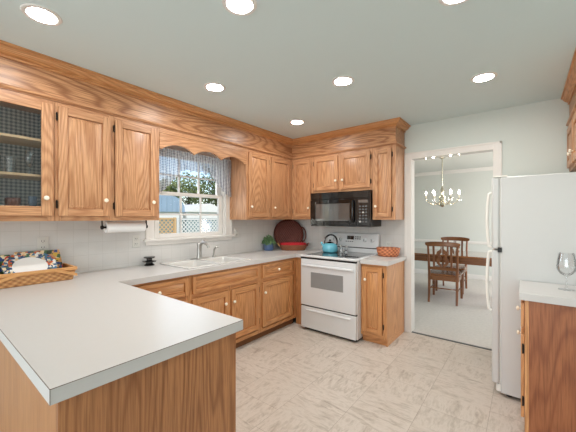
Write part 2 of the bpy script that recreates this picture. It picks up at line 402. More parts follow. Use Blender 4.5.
# doorway: lining and casing
m = MB().box(DX0, 1.878, -.004, .124, 0, 2.075).box(2.686, DX1, -.004, .124, 0, 2.075)
m.mi = 1
ti = -math.tan(R(1.4))*.128
m.hexa([(DX0, -.004, 2.075), (DX1, -.004, 2.075), (DX1, .124, 2.075-ti), (DX0, .124, 2.075-ti), (DX0, -.004, DZ), (DX1, -.004, DZ), (DX1, .124, DZ), (DX0, .124, DZ)])
m.mi = 0
m.box(1.915, 1.925, .05, .085, 0, 0.0001)
struct(m, 'door_1', ['trim', 'gloss_trim'], smooth=False)
def casing(name, y0, sgn):
    m = MB(); F = Fr((0, y0, 0), (1, 0, 0), (0, sgn, 0))
    for a, b in ((1.80, 1.876), (2.688, 2.762)):
        m.fbox(F, a, b, 0, 2.15, 0, .012)
        o, i = (a, b) if a < 2 else (b, a); d = .02 if a < 2 else -.02
        m.fbox(F, min(o, o+d), max(o, o+d), 0, 2.15, .012, .019); 
    m.fbox(F, 1.876, 2.688, 2.077, 2.15, 0, .012); m.fbox(F, 1.80, 2.762, 2.13, 2.15, .012, .019)
    struct(m, name, 'trim', bevel=.002)
casing('trim_3', 0, -1); casing('trim_4', .12, 1)
struct(MB().box(1.863, 2.701, .0, .03, 0, .006), 'trim_5', 'grey_dark')
struct(MB().box(2.762, RW, -.014, 0, 0, .09), 'baseboard_back', 'trim', bevel=.003)
# backsplash tile
m = MB().box(0, .006, -4.2, -2.29, CT, UB).box(0, .006, -2.29, -1.18, CT, 1.10).box(0, .006, -1.18, -.006, CT, UB)
struct(m, 'trim_6', 'tile_y', smooth=False)
struct(MB().box(.0, 1.80, -.006, 0, CT-.03, UB+.36), 'trim_7', 'tile_x', smooth=False)
# window
win = struct(MB().box(-.12, 0.0, WY0, WY0+.012, WZ0, WZ1).box(-.12, 0.0, WY1-.012, WY1, WZ0, WZ1).box(-.12, 0, WY0+.012, WY1-.012, WZ1-.012, WZ1).box(-.12, 0, WY0+.012, WY1-.012, WZ0, WZ0+.012), 'window_1', 'trim', smooth=False)
m = MB().box(.0, .02, -2.287, WY0+.004, 1.157, 2.18).box(0, .02, WY1-.004, -1.183, 1.157, 2.18).box(0, .02, WY0, WY1, WZ1, 2.18)
m.box(.02, .027, -2.287, -2.267, 1.157, 2.18).box(.02, .027, -1.203, -1.183, 1.157, 2.18).box(.02, .024, WY0-.012, WY0+.004, 1.157, 2.18).box(.02, .024, WY1-.004, WY1+.012, 1.157, 2.18)
m.build('window_casing', 'trim', win, bevel=.002)
MB().box(-.02, .045, -2.31, -1.16, 1.137, 1.16).box(0, .016, -2.287, -1.183, 1.095, 1.137).build('window_stool', 'trim', win, bevel=.003)
def sash(y0, y1, z0, z1, x0, x1, rail_b, rail_t, st=.05):
    m = MB().box(x0, x1, y0, y0+st, z0, z1).box(x0, x1, y1-st, y1, z0, z1).box(x0, x1, y0+st, y1-st, z0, z0+rail_b).box(x0, x1, y0+st, y1-st, z1-rail_t, z1)
    a0, a1, b0, b1 = y0+st, y1-st, z0+rail_b, z1-rail_t; xm = (x0+x1)/2
    for k in (1, 2): yy = a0+(a1-a0)*k/3; m.box(xm-.011, xm+.011, yy-.009, yy+.009, b0, b1)
    zz = (b0+b1)/2; m.box(xm-.010, xm+.010, a0, a1, zz-.009, zz+.009)
    s = m.build('window_sash', 'trim', win, bevel=.0015)
    MB().box(xm-.002, xm+.002, a0, a1, b0, b1).build('window_pane', 'pane', s)
sash(-2.172, -1.298, 1.615, 2.075, -.105, -.07, .035, .045)
sash(-2.172, -1.298, 1.163, 1.652, -.068, -.033, .042, .037)

# ------------------------------------------------------------------ cabinetry helpers
FL = Fr((UF, 0, 0), (0, 1, 0), (1, 0, 0))          # upper cabinets on the sink wall
FB = Fr((0, -UF, 0), (1, 0, 0), (0, -1, 0))        # upper cabinets on the stove wall
FR = Fr((3.262, 0, 0), (0, 1, 0), (-1, 0, 0))      # cabinet over the refrigerator
GL = Fr((.607, 0, 0), (0, 1, 0), (1, 0, 0))        # base cabinets, sink wall
GB = Fr((0, -.607, 0), (1, 0, 0), (0, -1, 0))      # base cabinets, stove wall
GP = Fr((0, -2.826, 0), (1, 0, 0), (0, 1, 0))      # peninsula, kitchen side
GR = Fr((2.945, 0, 0), (0, 1, 0), (-1, 0, 0))      # right base cabinet
def wset(F, base):
    k = 'base_' if base else 'oak_'
    return [k+'z', k+('y' if abs(F.U.y) > .5 else 'x')]
T = .019
def knob(F, u, v, n, parent):
    MB().lathe(F(u, v, n), [(0, -.002), (.006, -.002), (.006, .009), (.0145, .013), (.0165, .019), (.013, .026), (.006, .0285), (0, .029)], F.N, 14).build('knob', 'porcelain', parent)
def hinge(F, u, v, n, parent):
    m = MB().fbox(F, u-.006, u+.006, v-.024, v+.024, n-.002, n+.004)
    m.tube([F(u, v-.03, n+.005), F(u, v+.03, n+.005)], .0042, 8)
    m.build('hinge', 'iron', parent)
def raised(m, F, u0, u1, v0, v1, st, horiz=False):
    m.mi = 0
    m.fbox(F, u0, u0+st, v0, v1, .001, T); m.fbox(F, u1-st, u1, v0, v1, .001, T)
    m.mi = 1
    m.fbox(F, u0+st, u1-st, v0, v0+st, .001, T); m.fbox(F, u0+st, u1-st, v1-st, v1, .001, T)
    m.mi = 1 if horiz else 0
    a = (u0+st, u1-st, v0+st, v1-st); e = min(.028, (v1-v0-2*st)*.3)
    m.fbox(F, a[0], a[1], a[2], a[3], .001, .006)
    i = .004
    m.frustum(F, (a[0]+i, a[1]-i, a[2]+i, a[3]-i), (a[0]+e, a[1]-e, a[2]+e, a[3]-e), .006, .0155)
    m.mi = 0
def door(parent, F, u0, u1, v0, v1, kn=None, hs=None, base=False, st=.055, name='door', hv=None):
    m = MB(); raised(m, F, u0, u1, v0, v1, st)
    d = m.build(name, wset(F, base), parent, bevel=.0035)
    if kn: knob(F, kn[0], kn[1], T, d)
    if hs:
        u = u0-.008 if hs == 'lo' else u1+.008
        for v in (hv or (v0+.085, v1-.075)): hinge(F, u, v, .004, d)
    return d
def drawer(parent, F, u0, u1, v0, v1, kn=None, base=True, name='drawer_front'):
    m = MB(); raised(m, F, u0, u1, v0, v1, .034, True)
    m.mi = 1
    d = m.build(name, wset(F, base), parent, bevel=.0035)
    if kn: knob(F, kn[0], kn[1], T, d)
    return d
def face(parent, F, u0, u1, v0, v1, cuts_u, cuts_v=(), w=.04, base=False, depth=.02):
    """face frame slabs in front of the carcass: stiles at the ends and at cuts_u, rails at the ends and at cuts_v"""
    m = MB(); k = .0
    us = [u0, u1-w] + [c-w/2 for c in cuts_u]
    for u in us: m.fbox(F, u, u+w, v0, v1, -depth, 0)
    m.mi = 1
    edges = sorted([(u, u+w) for u in us])
    for (a0, a1), (b0, b1) in zip(edges, edges[1:]):
        for v in [v0, v1-w] + [c-w/2 for c in cuts_v]: m.fbox(F, a1, b0, v, v+w, -depth, -.0003)
    return m.build('face_frame', wset(F, base), parent, bevel=.001)
def carcass(parent, F, u0, u1, v0, v1, depth, base=False, mat=None):
    return MB().fbox(F, u0, u1, v0, v1, -depth, -.0205).build('carcass', mat or ('base_z' if base else 'oak_z'), parent, bevel=.001)

# ------------------------------------------------------------------ soffit above the uppers with its mouldings
SP = [(UF, -4.1), (UF, -UF), (1.797, -UF), (1.797, -.001)]
m = MB(); m.box(.0, UF, -4.1, -UF, UT+.001, CEIL-.001)
struct(m, 'trim_8', 'soffit_y', smooth=False)
struct(MB().box(.0, 1.797, -UF, -.001, UT+.001, CEIL-.001), 'trim_9', 'soffit_x', smooth=False)
cp = [(0, 2.405), (.014, 2.405), (.014, 2.417), (.008, 2.421), (.020, 2.427), (.040, 2.437), (.054, 2.452), (.058, 2.462), (.072, 2.463), (.072, CEIL-.001), (0, CEIL-.001)]
mp = [(0, 2.203), (.007, 2.203), (.007, 2.209), (.022, 2.213), (.024, 2.222), (.018, 2.230), (.008, 2.233), (.008, 2.240), (0, 2.242)]
def run(name, path, prof, side, mats):
    m = MB().sweep(path, prof, side)
    for f in m.bm.faces:
        c = f.calc_center_median(); f.material_index = 1 if (c.y > -UF-.09 and c.x > UF+.02 and c.x < 1.80) else 0
    struct(m, name, mats, angle=12)
run('trim_10', SP, cp, 1, ['base_y', 'base_x']); run('trim_11', SP, mp, 1, ['oak_y', 'oak_x'])
SPR = [(3.262, -.001), (3.262, -1.02), (RW-.001, -1.02)]
struct(MB().box(3.262, RW, -1.02, -.001, UT+.001, CEIL-.001), 'trim_12', 'soffit_y', smooth=False)
cpr = [(n*.8, z) for n, z in cp]
struct(MB().sweep(SPR, cpr, 1), 'trim_13', 'base_y', angle=12); struct(MB().sweep(SPR, mp, 1), 'trim_14', 'oak_y')

# ------------------------------------------------------------------ upper cabinets
# glass-fronted one, open inside
g = thing('display_cabinet', 'glass-door oak wall cabinet with shelves of glassware above the fruit basket', 'cabinet', (.16, -3.5, UB))
y0, y1 = -4.02, -3.092
m = MB().box(.001, UF-.02, y0, y0+.018, UB, UT).box(.001, UF-.02, y1-.018, y1, UB, UT).box(.001, UF-.02, y0+.018, y1-.018, UB, 1.44).box(.001, UF-.02, y0+.018, y1-.018, UT-.03, UT)
m.build('carcass', 'oak_y', g)
MB().box(.001, .012, y0+.018, y1-.018, 1.44, UT-.03).box(.012, UF-.021, y1-.0195, y1-.018, 1.44, UT-.03).build('lining', 'lining', g)
for z in (1.675, 1.925): MB().box(.013, .285, y0+.019, y1-.02, z-.018, z).build('shelf', 'shelf', g, bevel=.002)
face(g, FL, y0, y1, UB, UT, (-3.555,))
for a, b, k in ((-3.995, -3.562, -3.96), (-3.548, -3.104, -3.145)):
    m = MB(); s = .065
    m.fbox(FL, a, a+s, 1.385, 2.172, .001, T); m.fbox(FL, b-s, b, 1.385, 2.172, .001, T); m.mi = 1
    m.fbox(FL, a+s, b-s, 1.385, 1.452, .001, T); m.fbox(FL, a+s, b-s, 2.115, 2.172, .001, T)
    d = m.build('door', wset(FL, False), g, bevel=.003)
    MB().fbox(FL, a+s-.004, b-s+.004, 1.448, 2.12, .006, .009).build('glass_pane', 'smoke_glass', d)
    knob(FL, k if k < -3.6 else -3.145, 1.51, T, d)
c = thing('wall_cabinet', 'two-door oak wall cabinet left of the window, above the paper towel', 'cabinet', (.16, -2.7, UB))
carcass(c, FL, -3.090, -2.312, UB, UT, UF-.001); face(c, FL, -3.090, -2.312, UB, UT, (-2.715,))
door(c, FL, -3.072, -2.728, 1.385, 2.172, (-2.767, 1.51), 'lo'); door(c, FL, -2.692, -2.345, 1.385, 2.172, (-2.38, 1.51), 'lo')
c = thing('wall_cabinet', 'two-door oak wall cabinet right of the window, above the potted plant', 'cabinet', (.16, -.8, UB))
carcass(c, FL, -1.219, -.001, UB, UT, UF-.001); face(c, FL, -1.219, -UF, UB, UT, (-.792,))
door(c, FL, -1.187, -.822, 1.385, 2.172, (-1.155, 1.507), 'hi'); door(c, FL, -.772, -.378, 1.385, 2.172, (-.728, 1.507), 'hi')
c = thing('wall_cabinet', 'one-door oak wall cabinet in the corner left of the microwave', 'cabinet', (.5, -.16, UB))
carcass(c, FB, UF+.001, .661, UB, UT, UF-.001); face(c, FB, UF+.001, .661, UB, UT, ())
door(c, FB, .352, .645, 1.385, 2.172, (.622, 1.507), 'lo', st=.05)
c = thing('wall_cabinet', 'short two-door oak wall cabinet over the black microwave', 'cabinet', (1.1, -.16, 1.705))
carcass(c, FB, .663, 1.523, 1.706, UT, UF-.001); face(c, FB, .663, 1.523, 1.706, UT, (1.081,))
door(c, FB, .70, 1.066, 1.737, 2.172, (1.042, 1.85), 'lo', hv=(1.81, 2.10)); door(c, FB, 1.097, 1.497, 1.737, 2.172, (1.14, 1.85), 'hi', hv=(1.81, 2.10))
c = thing('wall_cabinet', 'narrow one-door oak wall cabinet right of the microwave, beside the doorway', 'cabinet', (1.66, -.16, UB))
carcass(c, FB, 1.525, 1.797, UB, UT, UF-.001); face(c, FB, 1.525, 1.797, UB, UT, ())
door(c, FB, 1.545, 1.752, 1.385, 2.172, (1.572, 1.507), 'hi', st=.048)
c = thing('wall_cabinet', 'oak wall cabinet over the white refrigerator', 'cabinet', (3.4, -.5, 1.8))
carcass(c, FR, -1.02, -.001, 1.79, UT, .307); face(c, FR, -1.02, -.001, 1.79, UT, (-.43,))
door(c, FR, -.405, -.03, 1.82, 2.172, (-.36, 1.90), 'hi', hv=(1.87, 2.10)); door(c, FR, -.99, -.452, 1.82, 2.172, (-.50, 1.90), 'lo', hv=(1.87, 2.10))
# scalloped wooden valance between the window cabinets
pts = [(-2.311, 2.155), (-1.2205, 2.155), (-1.2205, 2.022)]
n = 60
for k in range(n+1):
    y = -1.245 + (-2.285+1.245)*k/n
    ph = (y+2.285)/1.04*3
    z = 2.008 + .062*(math.sin(PI*(ph % 1))**.8 if k not in (0, n) else 0)
    pts.append((y, z))
pts.append((-2.311, 2.012))
m = MB().prism(pts, FL, -.019, .004)
m = solo(m, 'window_valance', 'oak_y', 'scalloped oak valance board bridging the cabinets above the window', 'valance', (UF, -1.77, 2.0), bevel=.002)
MB().fbox(FL, -2.311, -1.2205, 2.158, 2.2, -.019, 0).build('header_rail', 'oak_y', m, bevel=.001)
# gingham curtain
def curtain():
    m = MB(); NU, NV = 150, 16; rows = []
    for j in range(NV+1):
        row = []
        for i in range(NU+1):
            y = -2.185 + (2.185-1.245)*i/NU
            u = i/NU
            zb = 1.885 + .012*math.sin(u*60)
            if u < .28: zb = min(zb, 1.62 + (u/.28)**1.3*.27)
            if u > .66: zb = min(zb, 1.63 + ((1-u)/.34)**1.4*.255)
            zt = 2.085; z = zt + (zb-zt)*j/NV
            amp = .010 + .014*j/NV
            x = .072 + amp*math.sin(u*2*PI*17 + .6*math.sin(u*9)) + .006*math.sin(u*70+j*.4)
            row.append(m.v((x, y, z)))
        rows.append(row)
    for a, b in zip(rows, rows[1:]):
        for i in range(NU): m.f([a[i], a[i+1], b[i+1], b[i]])
    o = solo(m, 'curtain', 'gingham', 'blue and white gingham swag curtain hung in the window', 'curtain', (.07, -1.72, 1.62), angle=180)
    t = MB().tube([(.055, -2.2, 2.088), (.055, -1.235, 2.088)], .008, 8); t.build('curtain_rod', 'white_plastic', o)
curtain()

# ------------------------------------------------------------------ base cabinets
def kick(parent, F, u0, u1, depth=.045): MB().fbox(F, u0, u1, 0.0005, .0775, -.56, -depth).build('toe_kick', 'kick_wood', parent)
c = thing('base_cabinet', 'oak base cabinet with one drawer between peninsula and sink cabinet', 'cabinet', (.3, -2.5, 0))
carcass(c, GL, -2.824, -2.192, .078, CB-.001, .60, True); face(c, GL, -2.824, -2.192, .078, CB-.001, (), (.665,), base=True); kick(c, GL, -2.824, -2.192)
drawer(c, GL, -2.79, -2.21, .69, .842, (-2.486, .765)); door(c, GL, -2.79, -2.21, .135, .645, (-2.26, .53), 'lo', base=True)
c = thing('base_cabinet', 'wide two-door oak base cabinet under the sink', 'cabinet', (.3, -1.74, 0))
MB().fbox(GL, -2.190, -2.172, .078, CB-.001, -.60, -.0205).fbox(GL, -1.304, -1.286, .078, CB-.001, -.60, -.0205).fbox(GL, -2.172, -1.304, .078, .098, -.60, -.0205).fbox(GL, -2.172, -1.304, .098, CB-.001, -.60, -.588).build('carcass', 'base_z', c); face(c, GL, -2.190, -1.286, .078, CB-.001, (-1.729,), (.668,), base=True); kick(c, GL, -2.190, -1.286)
drawer(c, GL, -2.165, -1.308, .692, .845, None, name='false_drawer_front'); door(c, GL, -2.168, -1.742, .135, .645, (-1.80, .525), 'lo', base=True); door(c, GL, -1.714, -1.312, .135, .645, (-1.69, .525), 'hi', base=True)
c = thing('base_cabinet', 'oak corner base cabinet with a drawer over one door, left of the stove', 'cabinet', (.35, -.65, 0))
carcass(c, GL, -1.284, -.002, .078, CB-.001, .60, True); face(c, GL, -1.284, -.607, .078, CB-.001, (), (.66,), base=True); kick(c, GL, -1.284, -.61)
drawer(c, GL, -1.256, -.706, .684, .838, (-.99, .76)); door(c, GL, -1.256, -.706, .135, .64, (-1.228, .525), 'hi', base=True)
MB().fbox(GB, .608, .760, .0005, CB-.001, -.02, 0).build('filler_panel', 'base_z', c, bevel=.001)
c = thing('base_cabinet', 'narrow one-door oak base cabinet right of the stove, beside the doorway', 'cabinet', (1.66, -.3, 0))
carcass(c, GB, 1.512, 1.800, .078, CB-.001, .60, True); face(c, GB, 1.512, 1.800, .078, CB-.001, (), base=True)
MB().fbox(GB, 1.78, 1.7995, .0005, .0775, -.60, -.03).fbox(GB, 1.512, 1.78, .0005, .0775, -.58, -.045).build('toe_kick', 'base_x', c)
door(c, GB, 1.534, 1.757, .125, .835, (1.572, .70), 'hi', base=True, st=.048)
c = thing('peninsula_cabinet', 'long oak base cabinet under the peninsula counter in the foreground', 'cabinet', (1.3, -3.15, 0))
MB().box(.64, 1.915, -3.465, -2.845, .0005, CB-.001).build('carcass', 'base_z', c)
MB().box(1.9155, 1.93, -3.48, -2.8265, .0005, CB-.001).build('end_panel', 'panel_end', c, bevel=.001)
MB().box(.0, 1.915, -3.48, -3.4655, .0005, CB-.001).build('back_panel', 'panel_back', c)
MB().fbox(GP, .64, 1.915, .078, CB-.001, -.0185, 0).build('face_frame', 'base_z', c)
for a, b, k in ((.68, 1.26, 1.22), (1.30, 1.88, 1.34)):
    drawer(c, GP, a, b, .69, .842, ((a+b)/2, .765)); door(c, GP, a, b, .135, .645, (k, .53), 'lo' if k < 1.3 else 'hi', base=True)
c = thing('base_cabinet', 'red-stained oak base cabinet in the right foreground in front of the refrigerator', 'cabinet', (3.25, -1.15, 0))
MB().box(2.966, RW-.001, -1.372, -.93, .0005, CB-.001).build('carcass', 'base_z', c)
MB().box(2.946, RW-.001, -1.386, -1.3725, .0005, CB-.001).build('end_panel', 'panel_right', c, bevel=.001)
face(c, GR, -1.3865, -.93, .0005, CB-.001, (), (.668,), base=True)
drawer(c, GR, -1.362, -.955, .69, .842, (-1.16, .758)); door(c, GR, -1.362, -.955, .13, .645, (-1.0, .545), 'lo', base=True, hv=(.235, .56))
tag(c, 'red-stained oak base cabinet in the right foreground under the wine glass')

# ------------------------------------------------------------------ countertops
ct = thing('countertop', 'light grey laminate counter running from the stove past the sink into the peninsula', 'countertop', (.5, -2.5, CB))
E0 = .639
m = MB().box(.0065, E0, -1.415, -.0065, CB, CT).box(E0, .762, -.639, -.0065, CB, CT)
m.box(.0065, .105, -2.165, -1.415, CB, CT).box(.562, E0, -2.165, -1.415, CB, CT)
m.box(.0065, E0, -2.798, -2.165, CB, CT).box(.0065, 1.947, -3.502, -2.798, CB, CT)
m.build('slab', 'laminate', ct, smooth=False)
m = MB(); e = .0007
def seam(a, b):
    d = Vector((b[0]-a[0], b[1]-a[1])); x0, x1 = sorted((a[0], b[0])); y0, y1 = sorted((a[1], b[1]))
    m.box(x0-e, x1+e, y0-e, y1+e, CT-.0016, CT+.0002)
seam((1.947, -3.502), (1.947, -2.798)); seam((.0065, -3.502), (1.947, -3.502)); 
m.box(1.947-e, 1.947+e, -3.502-e, -3.502+e, CB, CT)
m.build('edge_seam', 'seam', ct)
m = MB().box(1.512, 1.822, -.639, -.0065, CB, CT)
solo(m, 'countertop', 'laminate', 'short light grey laminate counter piece right of the stove, under the oval basket', 'countertop', (1.68, -.32, CB), bevel=.002)
m = MB().box(2.917, RW-.001, -1.402, -.927, CB, CT)
solo(m, 'countertop', 'laminate', 'light grey laminate counter piece at the right edge, under the wine glass', 'countertop', (3.24, -1.16, CB), bevel=.002)

# ------------------------------------------------------------------ sink, faucet
def rr(x0, x1, y0, y1, r, n=5):
    out = []
    for cx, cy, a in ((x1-r, y1-r, 0), (x0+r, y1-r, 90), (x0+r, y0+r, 180), (x1-r, y0+r, 270)):
        for k in range(n+1): t = R(a+90*k/n); out.append((cx+r*math.cos(t), cy+r*math.sin(t)))
    return out
def sink():
    s = thing('sink', 'white double-bowl drop-in kitchen sink below the window', 'sink', (.33, -1.79, CT))
    x0, x1, y0, y1 = .085, .588, -2.185, -1.395
    m = MB()
    bowls = [(.165, .555, -2.145, -1.825, .05), (.165, .555, -1.775, -1.435, .05)]
    # rim slab pieces around the bowls
    zt = CT+.011
    def slab(a, b, c, d): m.box(a, b, c, d, CT+.0003, zt)
    slab(x0, .165, y0, y1); slab(.555, x1, y0, y1); slab(.165, .555, y0, -2.145); slab(.165, .555, -1.825, -1.775); slab(.165, .555, -1.435, y1)
    m.build('rim', 'sink_white', s, bevel=.006)
    for b in bowls:
        m = MB(); rings = []
        for (ins, z, r) in ((0, zt-.002, .006), (.004, zt-.012, .03), (.012, CT-.14, .05), (.03, CT-.165, .06), (.12, CT-.17, .04)):
            rings.append([m.v((px, py, z)) for px, py in rr(b[0]+ins, b[1]-ins, b[2]+ins, b[3]-ins, r)])
        for a, c in zip(rings, rings[1:]):
            for k in range(len(a)): m.f([a[k], a[(k+1) % len(a)], c[(k+1) % len(a)], c[k]])
        m.f(rings[-1])
        bo = m.build('bowl', 'sink_white', s, angle=60)
        MB().lathe(((b[0]+b[1])/2, (b[2]+b[3])/2, CT-.169), [(.04, .0), (.04, .002), (.03, .001), (0, -.001)], n=16).build('drain', 'chrome', bo)
sink()
f = thing('faucet', 'tall brushed nickel kitchen faucet behind the sink', 'faucet', (.125, -1.745, CT+.011))
zf = CT+.0115
MB().prism(rr(.098, .152, -1.855, -1.635, .026), lambda u, v, n: Vector((u, v, n)), zf, zf+.009).build('escutcheon', 'chrome', f, bevel=.003)
MB().lathe((.125, -1.745, zf+.009), [(.0, 0), (.031, 0), (.029, .02), (.026, .06), (.024, .13), (.026, .15), (.024, .165), (.012, .178), (0, .18)], n=18).build('body', 'chrome', f)
sp = [(.128, -1.745, zf+.135), (.15, -1.74, zf+.165), (.185, -1.735, zf+.178), (.225, -1.73, zf+.168), (.255, -1.725, zf+.145), (.26, -1.723, zf+.125)]
MB().tube(sp, [.019, .018, .016, .015, .016, .015], 12).build('spout', 'chrome', f)
MB().tube([(.125, -1.74, zf+.17), (.122, -1.71, zf+.18), (.12, -1.68, zf+.20)], [.010, .007, .009], 10).build('lever', 'chrome', f)
s2 = thing('side_sprayer', 'small nickel side sprayer right of the faucet on the sink deck', 'sprayer', (.125, -1.545, zf))
MB().lathe((.125, -1.545, zf), [(0, 0), (.022, 0), (.02, .012), (.012, .022), (.011, .05), (0, .05)], n=14).build('base', 'chrome', s2)
MB().tube([(.125, -1.545, zf+.048), (.128, -1.543, zf+.085), (.15, -1.535, zf+.115), (.165, -1.512, zf+.118)], [.009, .012, .014, .012], 10).build('spray_head', 'chrome', s2)

# ------------------------------------------------------------------ stove
st = thing('stove', 'white electric range with a black glass cooktop between oak base cabinets', 'stove', (1.146, -.36, 0))
X0, X1, YF = .767, 1.508, -.69
MB().box(X0, X1, YF+.005, -.02, .03, .893).build('body', 'white_enamel', st, bevel=.003)
MB().box(X0+.02, X1-.02, YF+.02, -.06, .001, .03).build('toe_base', 'black_matte', st)
ctp = MB().box(X0-.002, X1+.002, -.728, -.02, .8935, .919).build('cooktop_frame', 'white_enamel', st, bevel=.007)
gl_ = MB().box(X0+.045, X1-.045, -.665, -.105, .9185, .9205).build('cooktop_glass', 'black_glass', ctp)
for bx, by, br in ((.95, -.52, .10), (1.34, -.52, .08), (.95, -.25, .08), (1.34, -.25, .10)):
    MB().lathe((bx, by, .9206), [(br-.004, 0), (br-.004, .0003), (br, .0003), (br, 0)], n=32).build('burner_ring', 'grey_dark', gl_)
dm = MB().box(X0+.004, X1-.004, -.73, YF+.004, .31, .874)
od = dm.build('oven_door', 'white_enamel', st, bevel=.008)
MB().box(.921, 1.354, -.7325, -.729, .538, .722).build('oven_window', 'oven_glass', od, bevel=.002)
m = MB().hexa([(X0+.03, -.762, .79), (X1-.03, -.762, .79), (X1-.03, -.742, .785), (X0+.03, -.742, .785), (X0+.03, -.758, .812), (X1-.03, -.758, .812), (X1-.03, -.738, .815), (X0+.03, -.738, .815)])
for xx in (X0+.045, X1-.075): m.box(xx, xx+.03, -.745, -.7295, .79, .81)
m.build('handle', 'white_enamel', od, bevel=.006)
MB().box(X0+.004, X1-.004, -.728, YF+.0045, .875, .8925).build('vent_gap', 'black_matte', st)
MB().box(X0+.002, X1-.002, -.715, YF+.0045, .297, .309).build('drawer_gap', 'black_matte', st)
dr = MB().box(X0+.004, X1-.004, -.727, YF+.004, .035, .296).build('drawer', 'white_enamel', st, bevel=.008)
m = MB()
F = Fr((0, -.727, 0), (1, 0, 0), (0, -1, 0))
m.hexa([F(.84, .245, -.001), F(1.45, .245, -.001), F(1.45, .272, -.001), F(.84, .272, -.001), F(.86, .248, .014), F(1.43, .248, .014), F(1.43, .258, .014), F(.86, .258, .014)])
m.build('drawer_pull', 'white_enamel', dr, bevel=.003)
bgm = MB().hexa([(X0-.004, -.10, .919), (X1-.004, -.10, .919), (X1-.004, -.012, .919), (X0-.004, -.012, .919), (X0-.004, -.075, 1.168), (X1-.004, -.075, 1.168), (X1-.004, -.012, 1.168), (X0-.004, -.012, 1.168)])
bgd = bgm.build('backguard', 'white_enamel', st, bevel=.008)
FG = lambda u, v, n: Vector((u, -.10+(v-.919)/.249*.025, v)) + Vector((0, -1, 0))*n
m = MB().hexa([FG(X0, .978, 0), FG(X1-.008, .978, 0), FG(X1-.008, .99, 0), FG(X0, .99, 0), FG(X0, .978, .003), FG(X1-.008, .978, .003), FG(X1-.008, .99, .003), FG(X0, .99, .003)])
m.build('black_strip', 'black_matte', bgd)
for u in (.88, .97, 1.32, 1.42):
    k = MB().lathe(FG(u, 1.085, 0), [(.036, 0), (.036, .002), (.024, .004), (.022, .02), (.018, .024), (0, .025)], (0, -1, 0), 20).build('control_knob', 'white_enamel', bgd)
    MB().box(u-.003, u+.003, FG(u, 1.085, .0275).y-.0005, FG(u, 1.085, .020).y, 1.07, 1.10).build('pointer', 'grey_dark', k)
m = MB()
def fgbox(a, b, c, d, n0, n1): m.hexa([FG(a, c, n0), FG(b, c, n0), FG(b, d, n0), FG(a, d, n0), FG(a, c, n1), FG(b, c, n1), FG(b, d, n1), FG(a, d, n1)])
fgbox(1.07, 1.17, 1.085, 1.135, 0, .002)
m.build('clock_display', 'black_gloss', bgd)
for a, b, c_, d_ in [(1.185+.03*i, 1.205+.03*i, 1.09+.025*j, 1.105+.025*j) for i in range(3) for j in range(2)] + [(1.05+.03*i, 1.07+.03*i, 1.055, 1.066) for i in range(4)]:
    m = MB(); fgbox(a, b, c_, d_, 0, .002); m.build('touch_key', 'grey_dark', bgd)

# ------------------------------------------------------------------ microwave
mw = thing('microwave', 'black over-the-range microwave mounted under the short cabinet', 'microwave', (1.09, -.18, 1.262))
MX0, MX1, MY = .668, 1.515, -.335
MB().box(MX0+.004, MX1-.004, MY, -.007, 1.264, 1.703).build('body', 'black_matte', mw, bevel=.002)
FM = Fr((0, MY, 0), (1, 0, 0), (0, -1, 0))
gr = MB().fbox(FM, MX0, MX1, 1.612, 1.703, .0005, .024).build('vent_grille', 'black_gloss', mw, bevel=.003)
m = MB()
for k in range(5): m.fbox(FM, MX0+.16, MX1-.03, 1.626+.014*k, 1.632+.014*k, .024, .0265)
m.build('louvre', 'black_matte', gr)
dm = MB(); a, b, c_, d_ = MX0, 1.335, 1.285, 1.608; w0, w1, wz0, wz1 = .745, 1.245, 1.335, 1.555
dm.fbox(FM, a, w0, c_, d_, .0005, .026).fbox(FM, w1, b, c_, d_, .0005, .026).fbox(FM, w0, w1, c_, wz0, .0005, .026).fbox(FM, w0, w1, wz1, d_, .0005, .026)
dd = dm.build('door', 'black_gloss', mw, bevel=.002)
M['mw_window'] = plain('grey_tinted_microwave_window', (120, 122, 123), .07, .65, coat=.6)
MB().fbox(FM, w0, w1, wz0, wz1, .0005, .021).build('door_window', 'mw_window', dd)
MB().tube([FM(1.298, 1.325, .026), FM(1.298, 1.33, .05), FM(1.298, 1.36, .058), FM(1.298, 1.55, .058), FM(1.298, 1.58, .05), FM(1.298, 1.585, .026)], .011, 10).build('handle', 'black_gloss', dd)
cpn = MB().fbox(FM, 1.3375, MX1, 1.285, 1.608, .0005, .025).build('control_panel', 'black_gloss', mw, bevel=.002)
MB().fbox(FM, 1.365, 1.485, 1.555, 1.59, .025, .0262).build('display', 'mw_window', cpn)
for j in range(6):
    for i in range(3):
        MB().fbox(FM, 1.372+.038*i, 1.398+.038*i, 1.318+.037*j, 1.336+.037*j, .025, .0265).build('button', 'button' if (i*5+j*3) % 7 == 0 else 'grey_dark', cpn)
MB().fbox(FM, MX0, MX1, 1.2635, 1.283, .0005, .018).build('bottom_trim', 'black_gloss', mw, bevel=.003)

